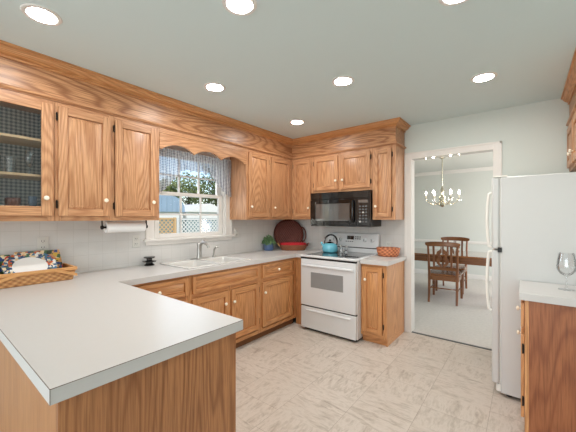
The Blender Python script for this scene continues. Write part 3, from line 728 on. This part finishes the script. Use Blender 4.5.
# ------------------------------------------------------------------ refrigerator
fr = thing('refrigerator', 'white top-freezer refrigerator standing beside the doorway', 'refrigerator', (3.1, -.55, 0))
fx, fy0, fy1 = 2.80, -.922, -.20
MB().box(fx, 3.50, fy0, fy1, .03, 1.684).build('body', 'fridge_white', fr, bevel=.006)
for y in (fy0+.06, fy1-.06):
    MB().lathe((fx+.05, y, .001), [(0, 0), (.02, 0), (.02, .03), (0, .03)], n=12).build('foot', 'black_matte', fr)
    MB().lathe((3.4, y, .001), [(0, 0), (.02, 0), (.02, .03), (0, .03)], n=12).build('foot', 'black_matte', fr)
MB().box(fx-.008, fx-.0005, fy0+.01, fy1-.01, .09, 1.68).build('gasket', 'plate_plastic', fr)
MB().box(fx-.03, fx-.001, fy0+.02, fy1-.02, .03, .088).build('kick_grille', 'white_plastic', fr, bevel=.003)
def fdoor(name, z0, z1, hz):
    d = MB().box(2.742, fx-.0085, fy0, fy1, z0, z1).build(name, 'fridge_white', fr, bevel=.012)
    y = fy0+.055; za, zb = hz
    pts = [(2.744, y, za)] + [(2.742-.034*math.sin(PI*min(1, .12+.76*k/8+0))**.5, y, za+(zb-za)*(.02+.96*k/8)) for k in range(9)] + [(2.744, y, zb)]
    m = MB().tube(pts, .011, 10)
    m.build('handle', 'white_plastic', d)
fdoor('freezer_door', 1.132, 1.684, (1.14, 1.57)); fdoor('door', .095, 1.122, (.64, 1.112))
MB().box(2.782, 2.808, fy0-.012, fy0-.0005, 1.108, 1.146).build('hinge', 'black_matte', fr, bevel=.003)
MB().box(2.752, 2.84, fy0-.001, fy0+.05, 1.6845, 1.697).build('top_hinge_cover', 'white_plastic', fr, bevel=.003)

# ------------------------------------------------------------------ ceiling lights
def clight():
    t = thing('ceiling_light', 'x', 'ceiling light', (0, 0, CEIL), 0, 'recessed kitchen ceiling lights')
    m = MB().lathe((0, 0, 0), [(.066, -.0005), (.066, -.006), (.072, -.0085), (.086, -.006), (.09, -.0005)], n=32)
    m.build('trim_ring', 'trim', t, local=True)
    MB().lathe((0, 0, 0), [(.066, -.004), (.04, -.0048), (0, -.005)], n=32).build('diffuser', 'lamp', t, local=True)
    return t
cl = clight()
LS = [((.88, -3.285), 'recessed ceiling light nearest the glass-door cabinet, top left of the photo'),
      ((.885, -2.127), 'recessed ceiling light over the counter before the gingham window'),
      ((.88, -.952), 'recessed ceiling light nearest the oak corner by the stove'),
      ((1.79, -2.675), 'recessed ceiling light at the top edge of the photo, left of centre'),
      ((1.79, -1.555), 'recessed ceiling light in mid ceiling in front of the microwave'),
      ((2.69, -.925), 'recessed ceiling light in front of the doorway'),
      ((2.69, -2.06), 'recessed ceiling light cut by the top edge of the photo, right of centre')]
for i, ((x, y), lb) in enumerate(LS):
    o = cl if i == 0 else dup(cl, (x, y, CEIL))
    o.location = (x, y, CEIL); o['label'] = lb

# ------------------------------------------------------------------ outlets
def outlet(F, u, v, label, mat='plate_plastic'):
    t = thing('wall_outlet', label, 'outlet', F(u, v-.058, .0065), 0, 'duplex outlets on the backsplash')
    MB().fbox(F, u-.036, u+.036, v-.058, v+.058, .0068, .0115).build('cover_plate', mat, t, bevel=.002)
    for dv in (-.024, .024):
        s = MB().fbox(F, u-.017, u+.017, v+dv-.017, v+dv+.017, .0116, .0142).build('socket', mat, t, bevel=.003)
        MB().fbox(F, u-.009, u-.006, v+dv-.004, v+dv+.008, .0140, .0146).fbox(F, u+.006, u+.009, v+dv-.004, v+dv+.008, .0140, .0146).fbox(F, u-.002, u+.002, v+dv-.012, v+dv-.008, .0140, .0146).build('slots', 'black_matte', s)
WL = Fr((0, 0, 0), (0, 1, 0), (1, 0, 0)); WB = Fr((0, 0, 0), (1, 0, 0), (0, -1, 0))
outlet(WL, -3.09, 1.166, 'duplex outlet on the tile behind the fruit tray in the basket')
outlet(WL, -2.378, 1.146, 'duplex outlet below the paper towel roll')
outlet(WL, -1.098, 1.178, 'duplex outlet right of the window casing')
outlet(WB, 1.605, 1.02, 'duplex outlet above the oval basket right of the stove')

# ------------------------------------------------------------------ paper towel
h = thing('paper_towel_holder', 'dark metal paper towel holder under the oak cabinet', 'paper towel holder', (.2, -2.56, 1.25))
PX, PZ = .20, 1.293
for y in (-2.742, -2.374):
    MB().box(PX-.012, PX+.012, y-.002, y+.002, PZ-.012, UB-.001).build('bracket', 'iron', h, bevel=.001)
    MB().lathe((PX, y, PZ), [(0, -.008), (.016, -.008), (.018, 0), (.016, .008), (0, .008)], (0, 1, 0), 14).build('end_cap', 'iron', h)
MB().tube([(PX, -2.735, PZ), (PX, -2.38, PZ)], .008, 8).build('rod', 'iron', h)
r_ = MB().lathe((PX, -2.715, PZ), [(.017, 0), (.046, 0), (.046, .318), (.017, .318), (.017, 0)], (0, 1, 0), 28)
solo(r_, 'paper_towel_roll', 'paper', 'white paper towel roll on the holder under the cabinet', 'paper towel roll', (PX, -2.556, PZ-.046))

# ------------------------------------------------------------------ left basket with plate and tray
bk = thing('basket', 'large rectangular tan splint basket at the left edge of the counter', 'basket', (.17, -3.26, CT))
def taper_ring(m, r0, r1, z0, z1, th):
    (a0, a1, b0, b1), (c0, c1, d0, d1) = r0, r1
    def q(r, z, i): return [(r[0]+i, r[2]+i, z), (r[1]-i, r[2]+i, z), (r[1]-i, r[3]-i, z), (r[0]+i, r[3]-i, z)]
    o0, o1, i0, i1 = q(r0, z0, 0), q(r1, z1, 0), q(r0, z0, th), q(r1, z1, th)
    V = [[m.v(p) for p in s] for s in (o0, o1, i1, i0)]
    for s, t in ((0, 1), (1, 2), (2, 3), (3, 0)):
        for k in range(4): m.f([V[s][k], V[s][(k+1) % 4], V[t][(k+1) % 4], V[t][k]])
m = MB(); taper_ring(m, (.04, .285, -3.62, -2.972), (.025, .305, -3.64, -2.955), CT+.001, 1.0, .008); m.box(.045, .28, -3.615, -2.975, CT+.001, CT+.009)
m.build('body', 'wicker_tan', bk, bevel=.002)
m = MB(); taper_ring(m, (.021, .310, -3.645, -2.95), (.021, .310, -3.645, -2.95), .985, 1.008, .016); m.build('rim', 'wicker_band', bk, bevel=.002)
def band(P, w, m):      # flat strap through points, width in z
    rows = [(m.v((x, y, z-w/2)), m.v((x, y, z+w/2)), m.v((x+.005, y, z+w/2)), m.v((x+.005, y, z-w/2))) for x, y, z in P]
    for a, b in zip(rows, rows[1:]):
        for k in range(4): m.f([a[k], a[(k+1) % 4], b[(k+1) % 4], b[k]])
    m.f(rows[0]); m.f(rows[-1][::-1])
m = MB(); band([(.314, -3.50, .925), (.317, -3.28, .997), (.317, -3.10, 1.002), (.312, -2.952, .948)], .02, m); m.build('swing_handle', 'wicker_band', bk)
# tray leaning on the tile
FT = lambda u, v, n: Vector((.035 + (1.125-v)*.22 + n, u, v))
m = MB().prism([(-3.262, .955), (-2.972, .955), (-2.995, 1.122), (-3.262, 1.122)], FT, 0, .012)
solo(m, 'serving_tray', 'fruit', 'rectangular fruit-patterned tray standing in the splint basket against the tile', 'tray', (.06, -3.12, .955), bevel=.003)
m = MB().prism([(-3.40, .96), (-3.285, .96), (-3.285, 1.108), (-3.40, 1.108)], FT, 0, .012)
solo(m, 'tile_trivet', 'fruit', 'small square fruit-patterned trivet standing at the left in the splint basket', 'trivet', (.06, -3.34, .96), bevel=.003)
pl = thing('oval_platter', 'white oval platter with a painted rim propped in the splint basket', 'platter', (.2, -3.19, 1.0))
PA = Vector((1, 0, .95)).normalized(); PC = Vector((.165, -3.195, 1.018))
m = MB().lathe(PC, [(0, 0), (.06, 0), (.085, .006), (.13, .016), (.13, .020), (.084, .010), (.058, .005), (0, .005)], PA, 40, 1.0, 1.18)
for f_ in m.bm.faces:
    c_ = (f_.calc_center_median()-PC); rad = (c_-PA*c_.dot(PA)); rr_ = math.hypot(rad.y/1.18, math.hypot(rad.x, rad.z)); f_.material_index = 1 if rr_ > .088 else 0
m.build('dish', ['china', 'plate_rim'], pl)

# ------------------------------------------------------------------ small things on the counter
m = MB().lathe((.09, -2.288, CT+.001), [(0, 0), (.045, 0), (.048, .008), (.03, .022), (.03, .03), (.06, .036), (.064, .045), (.05, .048), (.026, .052), (.026, .066), (.05, .074), (.052, .084), (.04, .088), (0, .088)], n=24)
solo(m, 'pedestal_dish', 'black_gloss', 'small black two-tier dish on the counter left of the sink', 'dish', (.09, -2.288, CT+.001))
# plant
pp = thing('potted_plant', 'small green plant in a blue pot on the counter in the corner', 'plant', (.085, -.56, CT+.001))
MB().lathe((.085, -.56, CT+.001), [(0, 0), (.062, 0), (.07, .01), (.075, .08), (.077, .105), (.071, .107), (.069, .09), (0, .09)], n=24).build('pot', 'pot_blue', pp)
m = MB(); random.seed(3)
for k in range(330):
    th, ph = random.uniform(0, 2*PI), math.acos(random.uniform(-.1, 1)); rad = .095*random.uniform(.4, 1)
    p = Vector((.085+rad*math.sin(ph)*math.cos(th), -.56+rad*math.sin(ph)*math.sin(th), CT+.10+rad*math.cos(ph)*1.2))
    if p.x < .012: p.x = .015
    d = Vector((random.uniform(-1, 1), random.uniform(-1, 1), random.uniform(-.2, 1))).normalized(); e_ = d.cross(Vector((random.uniform(-1, 1), random.uniform(-1, 1), random.uniform(-1, 1)))).normalized()
    nn = d.cross(e_)*.0015
    L_, W_ = .026, .010
    a = [p-d*L_+nn, p+e_*W_+nn, p+d*L_+nn, p-e_*W_+nn]; b = [q-2*nn for q in a]
    m.hexa([a[0], a[1], a[2], a[3], b[0], b[1], b[2], b[3]])
m.build('foliage', 'leaf', pp, smooth=False)
m = MB()
for k in range(14):
    th = random.uniform(0, 2*PI); rr0 = .03*random.random()
    m.tube([(.085+rr0*math.cos(th), -.56+rr0*math.sin(th), CT+.08), (.085+2.0*rr0*math.cos(th), -.56+2.0*rr0*math.sin(th), CT+.15)], .002, 5)
m.build('stems', 'leaf', pp)
# round wicker tray across the corner
tr = thing('wicker_tray', 'large round dark brown wicker tray leaning in the corner behind the plant', 'tray', (.2, -.2, CT+.001))
u_ = Vector((.7071, .7071, 0)); nrm = Vector((.7071, -.7071, .24)).normalized(); v_ = nrm.cross(u_); v_ = v_ if v_.z > 0 else -v_
TC = Vector((.215, -.215, CT+.001)) + v_*.222 - u_*.03
AX = nrm
def ell(c, prof, n=48, sx=1, sy=1):
    m = MB(); rows = []
    for r, hh in prof:
        rows.append([m.v(c+AX*hh+u_*(r*sx*math.cos(2*PI*k/n))+v_*(r*sy*math.sin(2*PI*k/n))) for k in range(n)])
    for a, b in zip(rows, rows[1:]):
        for k in range(n): m.f([a[k], a[(k+1) % n], b[(k+1) % n], b[k]])
    m.f(rows[0]); m.f(rows[-1]); return m
ell(TC, [(.20, -.012), (.214, 0), (.224, .03), (.216, .034), (.202, .008), (.05, .004)]).build('woven_disc', 'wicker_dark', tr, angle=50)
for r in (.06, .11, .16):
    m = MB(); m.tube([TC+AX*.008+u_*(r*math.cos(2*PI*k/40))+v_*(r*math.sin(2*PI*k/40)) for k in range(41)], .006, 6, False); m.build('coil', 'wicker_dark', tr)
m = MB(); m.tube([TC+AX*.03+u_*(.20+.06*math.sin(PI*k/10))*1+v_*(.11*math.cos(PI*k/10)-.01) for k in range(11)], .009, 8); m.build('handle', 'wicker_dark', tr)
# low oval basket with a red cloth
rb = thing('oval_basket_tray', 'low oval brown basket tray lined with red cloth in front of the round tray', 'basket', (.32, -.325, CT+.001))
RC = Vector((.338, -.315, CT+.001)); ru = Vector((.74, .67, 0)).normalized(); rv = Vector((-ru.y, ru.x, 0))
def oval(prof, n=40):
    m = MB(); rows = []
    for a, b, z in prof: rows.append([m.v(RC+ru*(a*math.cos(2*PI*k/n))+rv*(b*math.sin(2*PI*k/n))+Vector((0, 0, z))) for k in range(n)])
    for p, q in zip(rows, rows[1:]):
        for k in range(n): m.f([p[k], p[(k+1) % n], q[(k+1) % n], q[k]])
    m.f(rows[0]); m.f(rows[-1]); return m
oval([(.165, .085, 0), (.185, .10, .035), (.20, .11, .075), (.192, .104, .077), (.178, .094, .04), (.16, .08, .006)]).build('woven_tray', 'wicker_mid', rb, angle=60)
oval([(.150, .078, .008), (.176, .092, .045), (.188, .101, .085), (.182, .098, .104), (.12, .06, .108), (.05, .02, .112)]).build('red_cloth', 'red_cloth', rb, angle=60)
for s in (-1, 1):
    m = MB(); m.tube([RC+ru*(s*(.19+.035*math.sin(PI*k/10)))+rv*(.055*math.cos(PI*k/10))+Vector((0, 0, .055+.045*math.sin(PI*k/10))) for k in range(11)], .006, 8); m.build('handle', 'wicker_dark' if s > 0 else 'wicker_band', rb)
# kettle
kt = thing('kettle', 'turquoise enamel kettle with a black arched handle on the black cooktop', 'kettle', (.92, -.29, .921))
KC = Vector((.925, -.285, .921))
MB().lathe(KC, [(0, 0), (.085, 0), (.098, .012), (.104, .045), (.098, .085), (.075, .112), (.05, .12), (.046, .118)], n=32).build('body', 'blue_enamel', kt)
ld = MB().lathe(KC, [(.054, .116), (.05, .126), (.025, .136), (.006, .139), (.006, .146), (.014, .15), (.015, .160), (.008, .166), (0, .167)], n=24).build('lid', 'black_gloss', kt)
ka = Vector((.84, .54, 0)).normalized()
m = MB(); pts = []
for k in range(15):
    a = R(200-k*17); pts.append(KC+ka*(.012+.082*math.cos(a))+Vector((0, 0, .135+.095*math.sin(a))))
m.tube(pts, [.010]*3+[.011]*9+[.009]*3, 10); m.build('handle', 'black_gloss', kt)
MB().tube([KC-ka*.07+Vector((0, 0, .075)), KC-ka*.10+Vector((0, 0, .10)), KC-ka*.115+Vector((0, 0, .132))], [.024, .016, .012], 12).build('spout', 'blue_enamel', kt)
# shakers
for i, (sx, sy, nm) in enumerate(((1.06, -.235, 'left'), (1.12, -.205, 'right'))):
    t = thing('salt_shaker' if i == 0 else 'pepper_shaker', 'clear glass shaker on the cooktop, %s one of the pair right of the kettle' % nm, 'shaker', (sx, sy, .921))
    MB().lathe((sx, sy, .9215), [(0, 0), (.022, 0), (.023, .01), (.018, .065), (.016, .07), (.015, .068), (.019, .012), (0, .008)], n=14).build('jar', 'glass', t)
    MB().lathe((sx, sy, .9215), [(0, .02), (.0165, .02), (.016, .04), (0, .04)], n=12).build('contents', 'china' if i == 0 else 'grey_dark', t)
    MB().lathe((sx, sy, .9215), [(.018, .068), (.018, .082), (.012, .092), (0, .094)], n=14).build('cap', 'chrome', t)
# oval red basket
ob = thing('oval_basket', 'oval red-brown woven basket on the counter right of the stove', 'basket', (1.65, -.15, CT+.001))
RC = Vector((1.652, -.155, CT+.001)); ru = Vector((1, .1, 0)).normalized(); rv = Vector((-ru.y, ru.x, 0))
oval([(.105, .075, 0), (.118, .088, .012), (.132, .10, .055), (.136, .104, .095), (.128, .096, .097), (.122, .09, .05), (.105, .074, .008)]).build('body', 'wicker_red', ob, angle=60)
oval([(.139, .107, .085), (.139, .107, .103), (.126, .094, .103), (.126, .094, .085)]).build('rim', 'wicker_red', ob)
# wine glass
wg = thing('wine_glass', 'large clear balloon wine glass on the right counter', 'glass', (3.155, -1.12, CT))
MB().lathe((3.155, -1.12, CT+.0005), [(0, .0), (.041, .0), (.041, .002), (.012, .006), (.0045, .02), (.004, .075), (.008, .086), (.030, .10), (.047, .125), (.05, .15), (.046, .19), (.037, .235), (.036, .235), (.045, .19), (.0485, .15), (.0455, .126), (.029, .102), (.006, .09), (0, .09)], n=32).build('bowl', 'glass', wg)

# glassware inside the display cabinet
def tumbler(x, y, z, hgt, r, label, group='clear glasses on the cabinet shelf'):
    m = MB().lathe((x, y, z+.0005), [(0, 0), (r*.8, 0), (r, hgt), (r*.93, hgt), (r*.72, .008), (0, .008)], n=18)
    return solo(m, 'drinking_glass', 'glass', label, 'glass', (x, y, z), group)
for i, (y, lb) in enumerate(((-3.30, 'clear drinking glass on the middle shelf, second from the cabinet side'), (-3.38, 'clear drinking glass on the middle shelf, third from the cabinet side'), (-3.46, 'clear drinking glass on the middle shelf, fourth from the cabinet side'))):
    tumbler(.16, y, 1.675, .12, .034, lb)
m = MB().lathe((.17, -3.20, 1.6755), [(0, 0), (.03, 0), (.03, .002), (.004, .008), (.004, .06), (.02, .075), (.032, .11), (.026, .17), (.025, .17), (.03, .11), (.018, .078), (0, .07)], n=18)
solo(m, 'stemmed_glass', 'glass', 'clear stemmed glass on the middle shelf by the cabinet side', 'glass', (.17, -3.20, 1.675))
for x, y, hh, r, mt, lb in ((.17, -3.29, .07, .042, 'burgundy', 'reddish brown mug on the cabinet floor behind the glass door'), (.17, -3.43, .05, .045, 'burgundy', 'low brown bowl on the cabinet floor, left of the mug'), (.18, -3.185, .085, .026, 'blue_glass', 'slate blue tumbler on the cabinet floor by the cabinet side')):
    m = MB().lathe((x, y, 1.4405), [(0, 0), (r*.7, 0), (r, hh*.5), (r, hh), (r*.9, hh), (r*.9, hh*.5), (r*.6, .008), (0, .008)], n=20)
    solo(m, 'mug' if hh == .07 else ('bowl' if hh == .05 else 'tumbler'), mt, lb, 'cup', (x, y, 1.44))

# ------------------------------------------------------------------ dining room
tb = thing('dining_table', 'dark wood dining table under the chandelier beyond the doorway', 'table', (1.95, 2.15, .004))
tx0, tx1, ty0, ty1 = 1.05, 2.85, 1.72, 2.62
MB().box(tx0, tx1, ty0, ty1, .735, .765).build('tabletop', 'walnut_top', tb, bevel=.006)
MB().box(tx0+.08, tx1-.08, ty0+.05, ty0+.072, .63, .7345).box(tx0+.08, tx1-.08, ty1-.072, ty1-.05, .63, .7345).box(tx0+.08, tx0+.1, ty0+.072, ty1-.072, .63, .7345).box(tx1-.1, tx1-.08, ty0+.072, ty1-.072, .63, .7345).build('apron', 'walnut', tb)
for x in (tx0+.125, tx1-.125):
    for y in (ty0+.1, ty1-.1):
        m = MB(); a, b = .034, .02
        m.hexa([(x-b, y-b, .004), (x+b, y-b, .004), (x+b, y+b, .004), (x-b, y+b, .004), (x-a, y-a, .734), (x+a, y-a, .734), (x+a, y+a, .734), (x-a, y+a, .734)])
        m.build('leg', 'walnut_z', tb, bevel=.003)
def make_chair(label, loc, rz):
    c = thing('dining_chair', label, 'chair', loc, rz, 'carved dining chairs')
    kw = dict(local=True)
    # rear posts: foot splayed back, rising through the seat into the raked back
    for s in (-1, 1):
        m = MB(); P = [(s*.20, -.31, 0), (s*.20, -.285, .12), (s*.20, -.265, .30), (s*.20, -.26, .45), (s*.205, -.275, .65), (s*.21, -.315, .92)]
        m.tube(P, [.017, .018, .021, .022, .019, .016], 10); m.build('rear_leg', 'walnut_z', c, **kw)
        m = MB(); x, y = s*.215, .235; a, b = .026, .017
        m.hexa([(x-b, y-b, 0), (x+b, y-b, 0), (x+b, y+b, 0), (x-b, y+b, 0), (x-a, y-a, .42), (x+a, y-a, .42), (x+a, y+a, .42), (x-a, y+a, .42)])
        m.build('front_leg', 'walnut_z', c, bevel=.003, **kw)
        MB().tube([(s*.20, -.275, .2), (s*.213, .23, .2)], .010, 8).build('stretcher', 'walnut', c, **kw)
    MB().tube([(-.2, -.27, .235), (.2, -.27, .235)], .010, 8).build('stretcher', 'walnut', c, **kw)
    m = MB(); pts = [(-.215, -.265), (.215, -.265), (.25, .245), (.2, .275), (-.2, .275), (-.25, .245)]
    m.prism(pts, lambda u, v, n: Vector((u, v, n)), .435, .462); m.build('seat', 'walnut', c, bevel=.008, **kw)
    MB().box(-.2, .2, -.27, -.25, .36, .4345).box(-.2, .2, .22, .245, .36, .4345).box(-.225, -.205, -.25, .22, .36, .4345).box(.205, .225, -.25, .22, .36, .4345).build('seat_rail', 'walnut', c, **kw)
    # crest rail: bowed, with upturned rounded ends
    m = MB(); N = 14; rows = []
    for k in range(N+1):
        t = -1+2*k/N; x = .252*t; y = -.325-.03*(1-t*t); zt = .985-.022*abs(t)**3+.006; zb = .905+.012*(1-t*t)+(.03 if abs(t) > .95 else 0)
        rows.append([m.v((x, y-.012, zb)), m.v((x, y+.012, zb)), m.v((x, y+.012, zt)), m.v((x, y-.012, zt))])
    for a, b in zip(rows, rows[1:]):
        for k in range(4): m.f([a[k], a[(k+1) % 4], b[(k+1) % 4], b[k]])
    m.f(rows[0]); m.f(rows[-1]); m.build('crest_rail', 'walnut', c, bevel=.004, **kw)
    bk_ = lambda u, v, n: Vector((u, -.262-(v-.46)/.46*.062-.02*(1-(u/.2)**2)*(v-.46)/.46 + n, v))
    MB().prism([(-.195, .53), (.195, .53), (.195, .575), (-.195, .575)], lambda u, v, n: bk_(u, v, n), -.009, .009).build('back_rail', 'walnut', c, **kw)
    for u in (-.125, .125):
        MB().prism([(u-.016, .575), (u+.016, .575), (u+.016, .915), (u-.016, .915)], bk_, -.007, .007).build('slat', 'walnut_z', c, **kw)
    out = [(.028, .575), (.05, .60), (.085, .64), (.092, .69), (.07, .72), (.062, .75), (.088, .785), (.075, .83), (.04, .855), (.02, .88), (.02, .915)]
    hole = None
    # pierced vase splat: outline in two halves around a keyhole opening
    for s in (-1, 1):
        inner = [(.008, .915), (.008, .82), (.03, .79), (.034, .76), (.012, .735), (.012, .70), (.04, .675), (.04, .645), (.012, .615), (.008, .575)]
        m = MB(); m.prism([(s*u, v) for u, v in out+inner], bk_, -.007, .007); m.build('splat', 'walnut_z', c, **kw)
    return c
ch1 = make_chair('carved dark wood dining chair with its back to the doorway', (1.895, 1.845, .004), 0)
ch2 = dup(ch1, (1.85, 2.66, .004), PI, 'carved dark wood dining chair on the far side of the table, facing the doorway')
ch1.rotation_euler.z = R(3)

cdl = thing('chandelier', 'six-candle crystal chandelier hanging over the dining table', 'chandelier', (1.775, 2.22, 1.56))
CX, CY = 1.775, 2.22
MB().lathe((CX, CY, CEIL-.045), [(0, 0), (.02, 0), (.055, .02), (.065, .044), (0, .0445)], n=24).build('canopy', 'brass', cdl)
MB().tube([(CX, CY, 1.93), (CX, CY, CEIL-.04)], .009, 10).build('stem', 'brass', cdl)
MB().lathe((CX, CY, 1.565), [(0, 0), (.02, .005), (.05, .03), (.058, .06), (.03, .085), (.02, .1), (.05, .13), (.055, .16), (.025, .2), (.018, .26), (.035, .3), (.016, .36), (.006, .39)], n=24).build('column', 'brass', cdl)
for k in range(6):
    a = R(60*k+10); d = Vector((math.cos(a), math.sin(a), 0)); o = Vector((CX, CY, 0))
    P = []
    for j in range(11):
        t = j/10; P.append(o+d*(.03+.235*t)+Vector((0, 0, 1.675-.07*math.sin(PI*t)+.035*t*t)))
    am = MB().tube(P, .007, 8).build('arm', 'brass', cdl)
    e_ = o+d*.265+Vector((0, 0, 1.71))
    MB().lathe(e_, [(0, -.004), (.012, -.002), (.038, .012), (.036, .014), (.014, .006), (0, .006)], n=16).build('bobeche', 'glass', am)
    MB().lathe(e_, [(0, .006), (.011, .006), (.011, .085), (0, .086)], n=12).build('candle', 'candle', am)
    MB().lathe(e_, [(0, .086), (.010, .092), (.016, .108), (.012, .13), (.004, .148), (0, .15)], n=12).build('bulb', 'bulb', am)
    for q in range(4):
        b_ = R(90*q+a*57); pc = e_+Vector((.034*math.cos(b_), .034*math.sin(b_), -.022))
        MB().lathe(pc, [(0, -.026), (.007, -.012), (.004, .012), (0, .024)], n=6).build('crystal_drop', 'glass', am)
for k in range(10):
    a = R(36*k); pc = Vector((CX+.055*math.cos(a), CY+.055*math.sin(a), 1.66))
    MB().lathe(pc, [(0, -.04), (.009, -.02), (.005, .015), (0, .03)], n=6).build('crystal_drop', 'glass', cdl)

# ------------------------------------------------------------------ the yard outside the window
m = MB().box(-60, -.13, -40, 60, -.5, -.3); struct(m, 'ground_yard', 'grass')
def lattice(name, label, y0, y1, x, z0, z1, mat, step=.17, group=None):
    t = thing(name, label, 'fence', (x, (y0+y1)/2, -.3))
    m = MB()
    F = Fr((x, 0, 0), (0, 1, 0), (1, 0, 0)); W = y1-y0; H = z1-z0; w = .045
    for sgn, n0 in ((1, 0), (-1, .012)):
        k = -H
        while k < W:
            a0, a1 = k, k+H; c0, c1 = max(0, a0), min(W, a1)
            if c1-c0 > .03:
                def pt(a): return (y0+a, z0+(a-k)) if sgn > 0 else (y0+a, z1-(a-k))
                p, q = pt(c0), pt(c1); dx, dz = q[0]-p[0], q[1]-p[1]; l = math.hypot(dx, dz); nx, nz = -dz/l*w/2, dx/l*w/2
                m.hexa([F(p[0]-nx, p[1]-nz, n0), F(q[0]-nx, q[1]-nz, n0), F(q[0]+nx, q[1]+nz, n0), F(p[0]+nx, p[1]+nz, n0), F(p[0]-nx, p[1]-nz, n0+.01), F(q[0]-nx, q[1]-nz, n0+.01), F(q[0]+nx, q[1]+nz, n0+.01), F(p[0]+nx, p[1]+nz, n0+.01)])
            k += step
    m.build('lattice', mat, t, smooth=False)
    MB().fbox(F, y0, y1, z1-.02, z1+.05, -.02, .04).fbox(F, y0, y1, z0-.05, z0+.02, -.02, .04).build('rail', mat, t)
    for y in (y0, y1): MB().fbox(F, y-.045, y+.045, -.3, z1+.06, -.045, .045).build('post', mat, t)
lattice('lattice_fence', 'tan wooden lattice fence panel outside the window, left of the white one', 1.6, 2.84, -8.0, .35, 1.33, 'lattice_tan')
lattice('lattice_fence', 'white lattice fence panel outside the window', 2.96, 5.4, -8.02, .35, 1.30, 'lattice')
sh = thing('garden_shed', 'white gabled garden shed behind the lattice fence', 'shed', (-13, 8, -.3))
MB().box(-14.5, -12.2, 6.1, 9.0, 1.36, 1.72).build('wall', 'siding', sh); MB().box(-14.5, -12.21, 6.11, 9.0, -.3, 1.3595).build('lower_wall', 'sage_siding', sh)
MB().prism([(6.08, 1.72), (9.2, 1.72), (7.7, 2.25), (7.0, 2.15)], lambda u, v, n: Vector((n, u, v)), -14.6, -12.1).build('roof', 'siding', sh)
MB().box(-12.2, -12.15, 7.0, 7.8, .3, 1.3).build('window', 'roof_blue', sh)
bn = thing('barn', 'blue-grey round-roofed barn beyond the fence, left in the window', 'barn', (-13.5, 4, -.3))
MB().box(-15, -12.3, 2.0, 5.95, 1.36, 1.70).build('wall', 'siding', bn); MB().box(-15, -12.31, 2.0, 5.94, -.3, 1.3595).build('lower_wall', 'sage_siding', bn)
prof = [(1.9, 1.70), (6.0, 1.70), (5.98, 1.95), (5.9, 2.2), (5.7, 2.42), (5.4, 2.55), (5.0, 2.6), (1.9, 2.6)]
MB().prism(prof, lambda u, v, n: Vector((n, u, v)), -15.1, -12.2).build('roof', 'roof_blue', bn)
m = MB()
for k in range(12): m.box(-12.2, -12.17, 2.2+.3*k, 2.22+.3*k, 1.72, 2.5)
m.build('rib', 'roof_blue', bn)
def tree(label, x, y, z0, h, r, mat, seed, nl=1700):
    random.seed(seed)
    t = thing('tree', label, 'tree', (x, y, -.3), 0, 'trees beyond the yard')
    m = MB(); m.tube([(x, y, -.3), (x+.1, y, h*.4), (x, y+.1, h*.75)], [.22, .16, .06], 8)
    for k in range(6):
        a = random.uniform(0, 2*PI); zz = h*random.uniform(.35, .6); m.tube([(x, y, zz), (x+r*.6*math.cos(a), y+r*.6*math.sin(a), zz+h*.2)], [.07, .02], 6)
    m.build('trunk', 'bark', t)
    m = MB(); blobs = [(Vector((x+random.uniform(-.55, .55)*r, y+random.uniform(-.65, .65)*r, z0+(h-z0)*random.uniform(.1, .9))), r*random.uniform(.3, .55)) for _ in range(11)]
    for k in range(nl):
        c, br = random.choice(blobs); d = Vector((random.gauss(0, 1), random.gauss(0, 1), random.gauss(0, 1))).normalized(); p = c+d*br*random.uniform(.55, 1)**.5
        e1 = Vector((random.uniform(-1, 1), random.uniform(-1, 1), random.uniform(-1, 1))).normalized(); e2 = e1.cross(d).normalized() if abs(e1.dot(d)) < .98 else Vector((0, 0, 1))
        s = random.uniform(.09, .19)
        m.f([m.v(p-e1*s), m.v(p+e2*s*.6), m.v(p+e1*s), m.v(p-e2*s*.6)])
    m.build('foliage', mat, t, smooth=False)
tree('leafy tree directly behind the white shed', -19, 13.6, 1.2, 7.2, 2.2, 'tree_leaf_dark', 1)
tree('leafy tree in the middle of the window, behind the barn end', -25, 14.6, 1.2, 6.6, 2.2, 'tree_leaf', 2)
tree('bushy tree rising behind the blue-grey barn roof', -20, 8.6, .8, 5.4, 2.0, 'tree_leaf', 3)
tree('tall tree at the right side of the window', -27, 21.0, .8, 9.6, 3.2, 'tree_leaf_dark', 4)
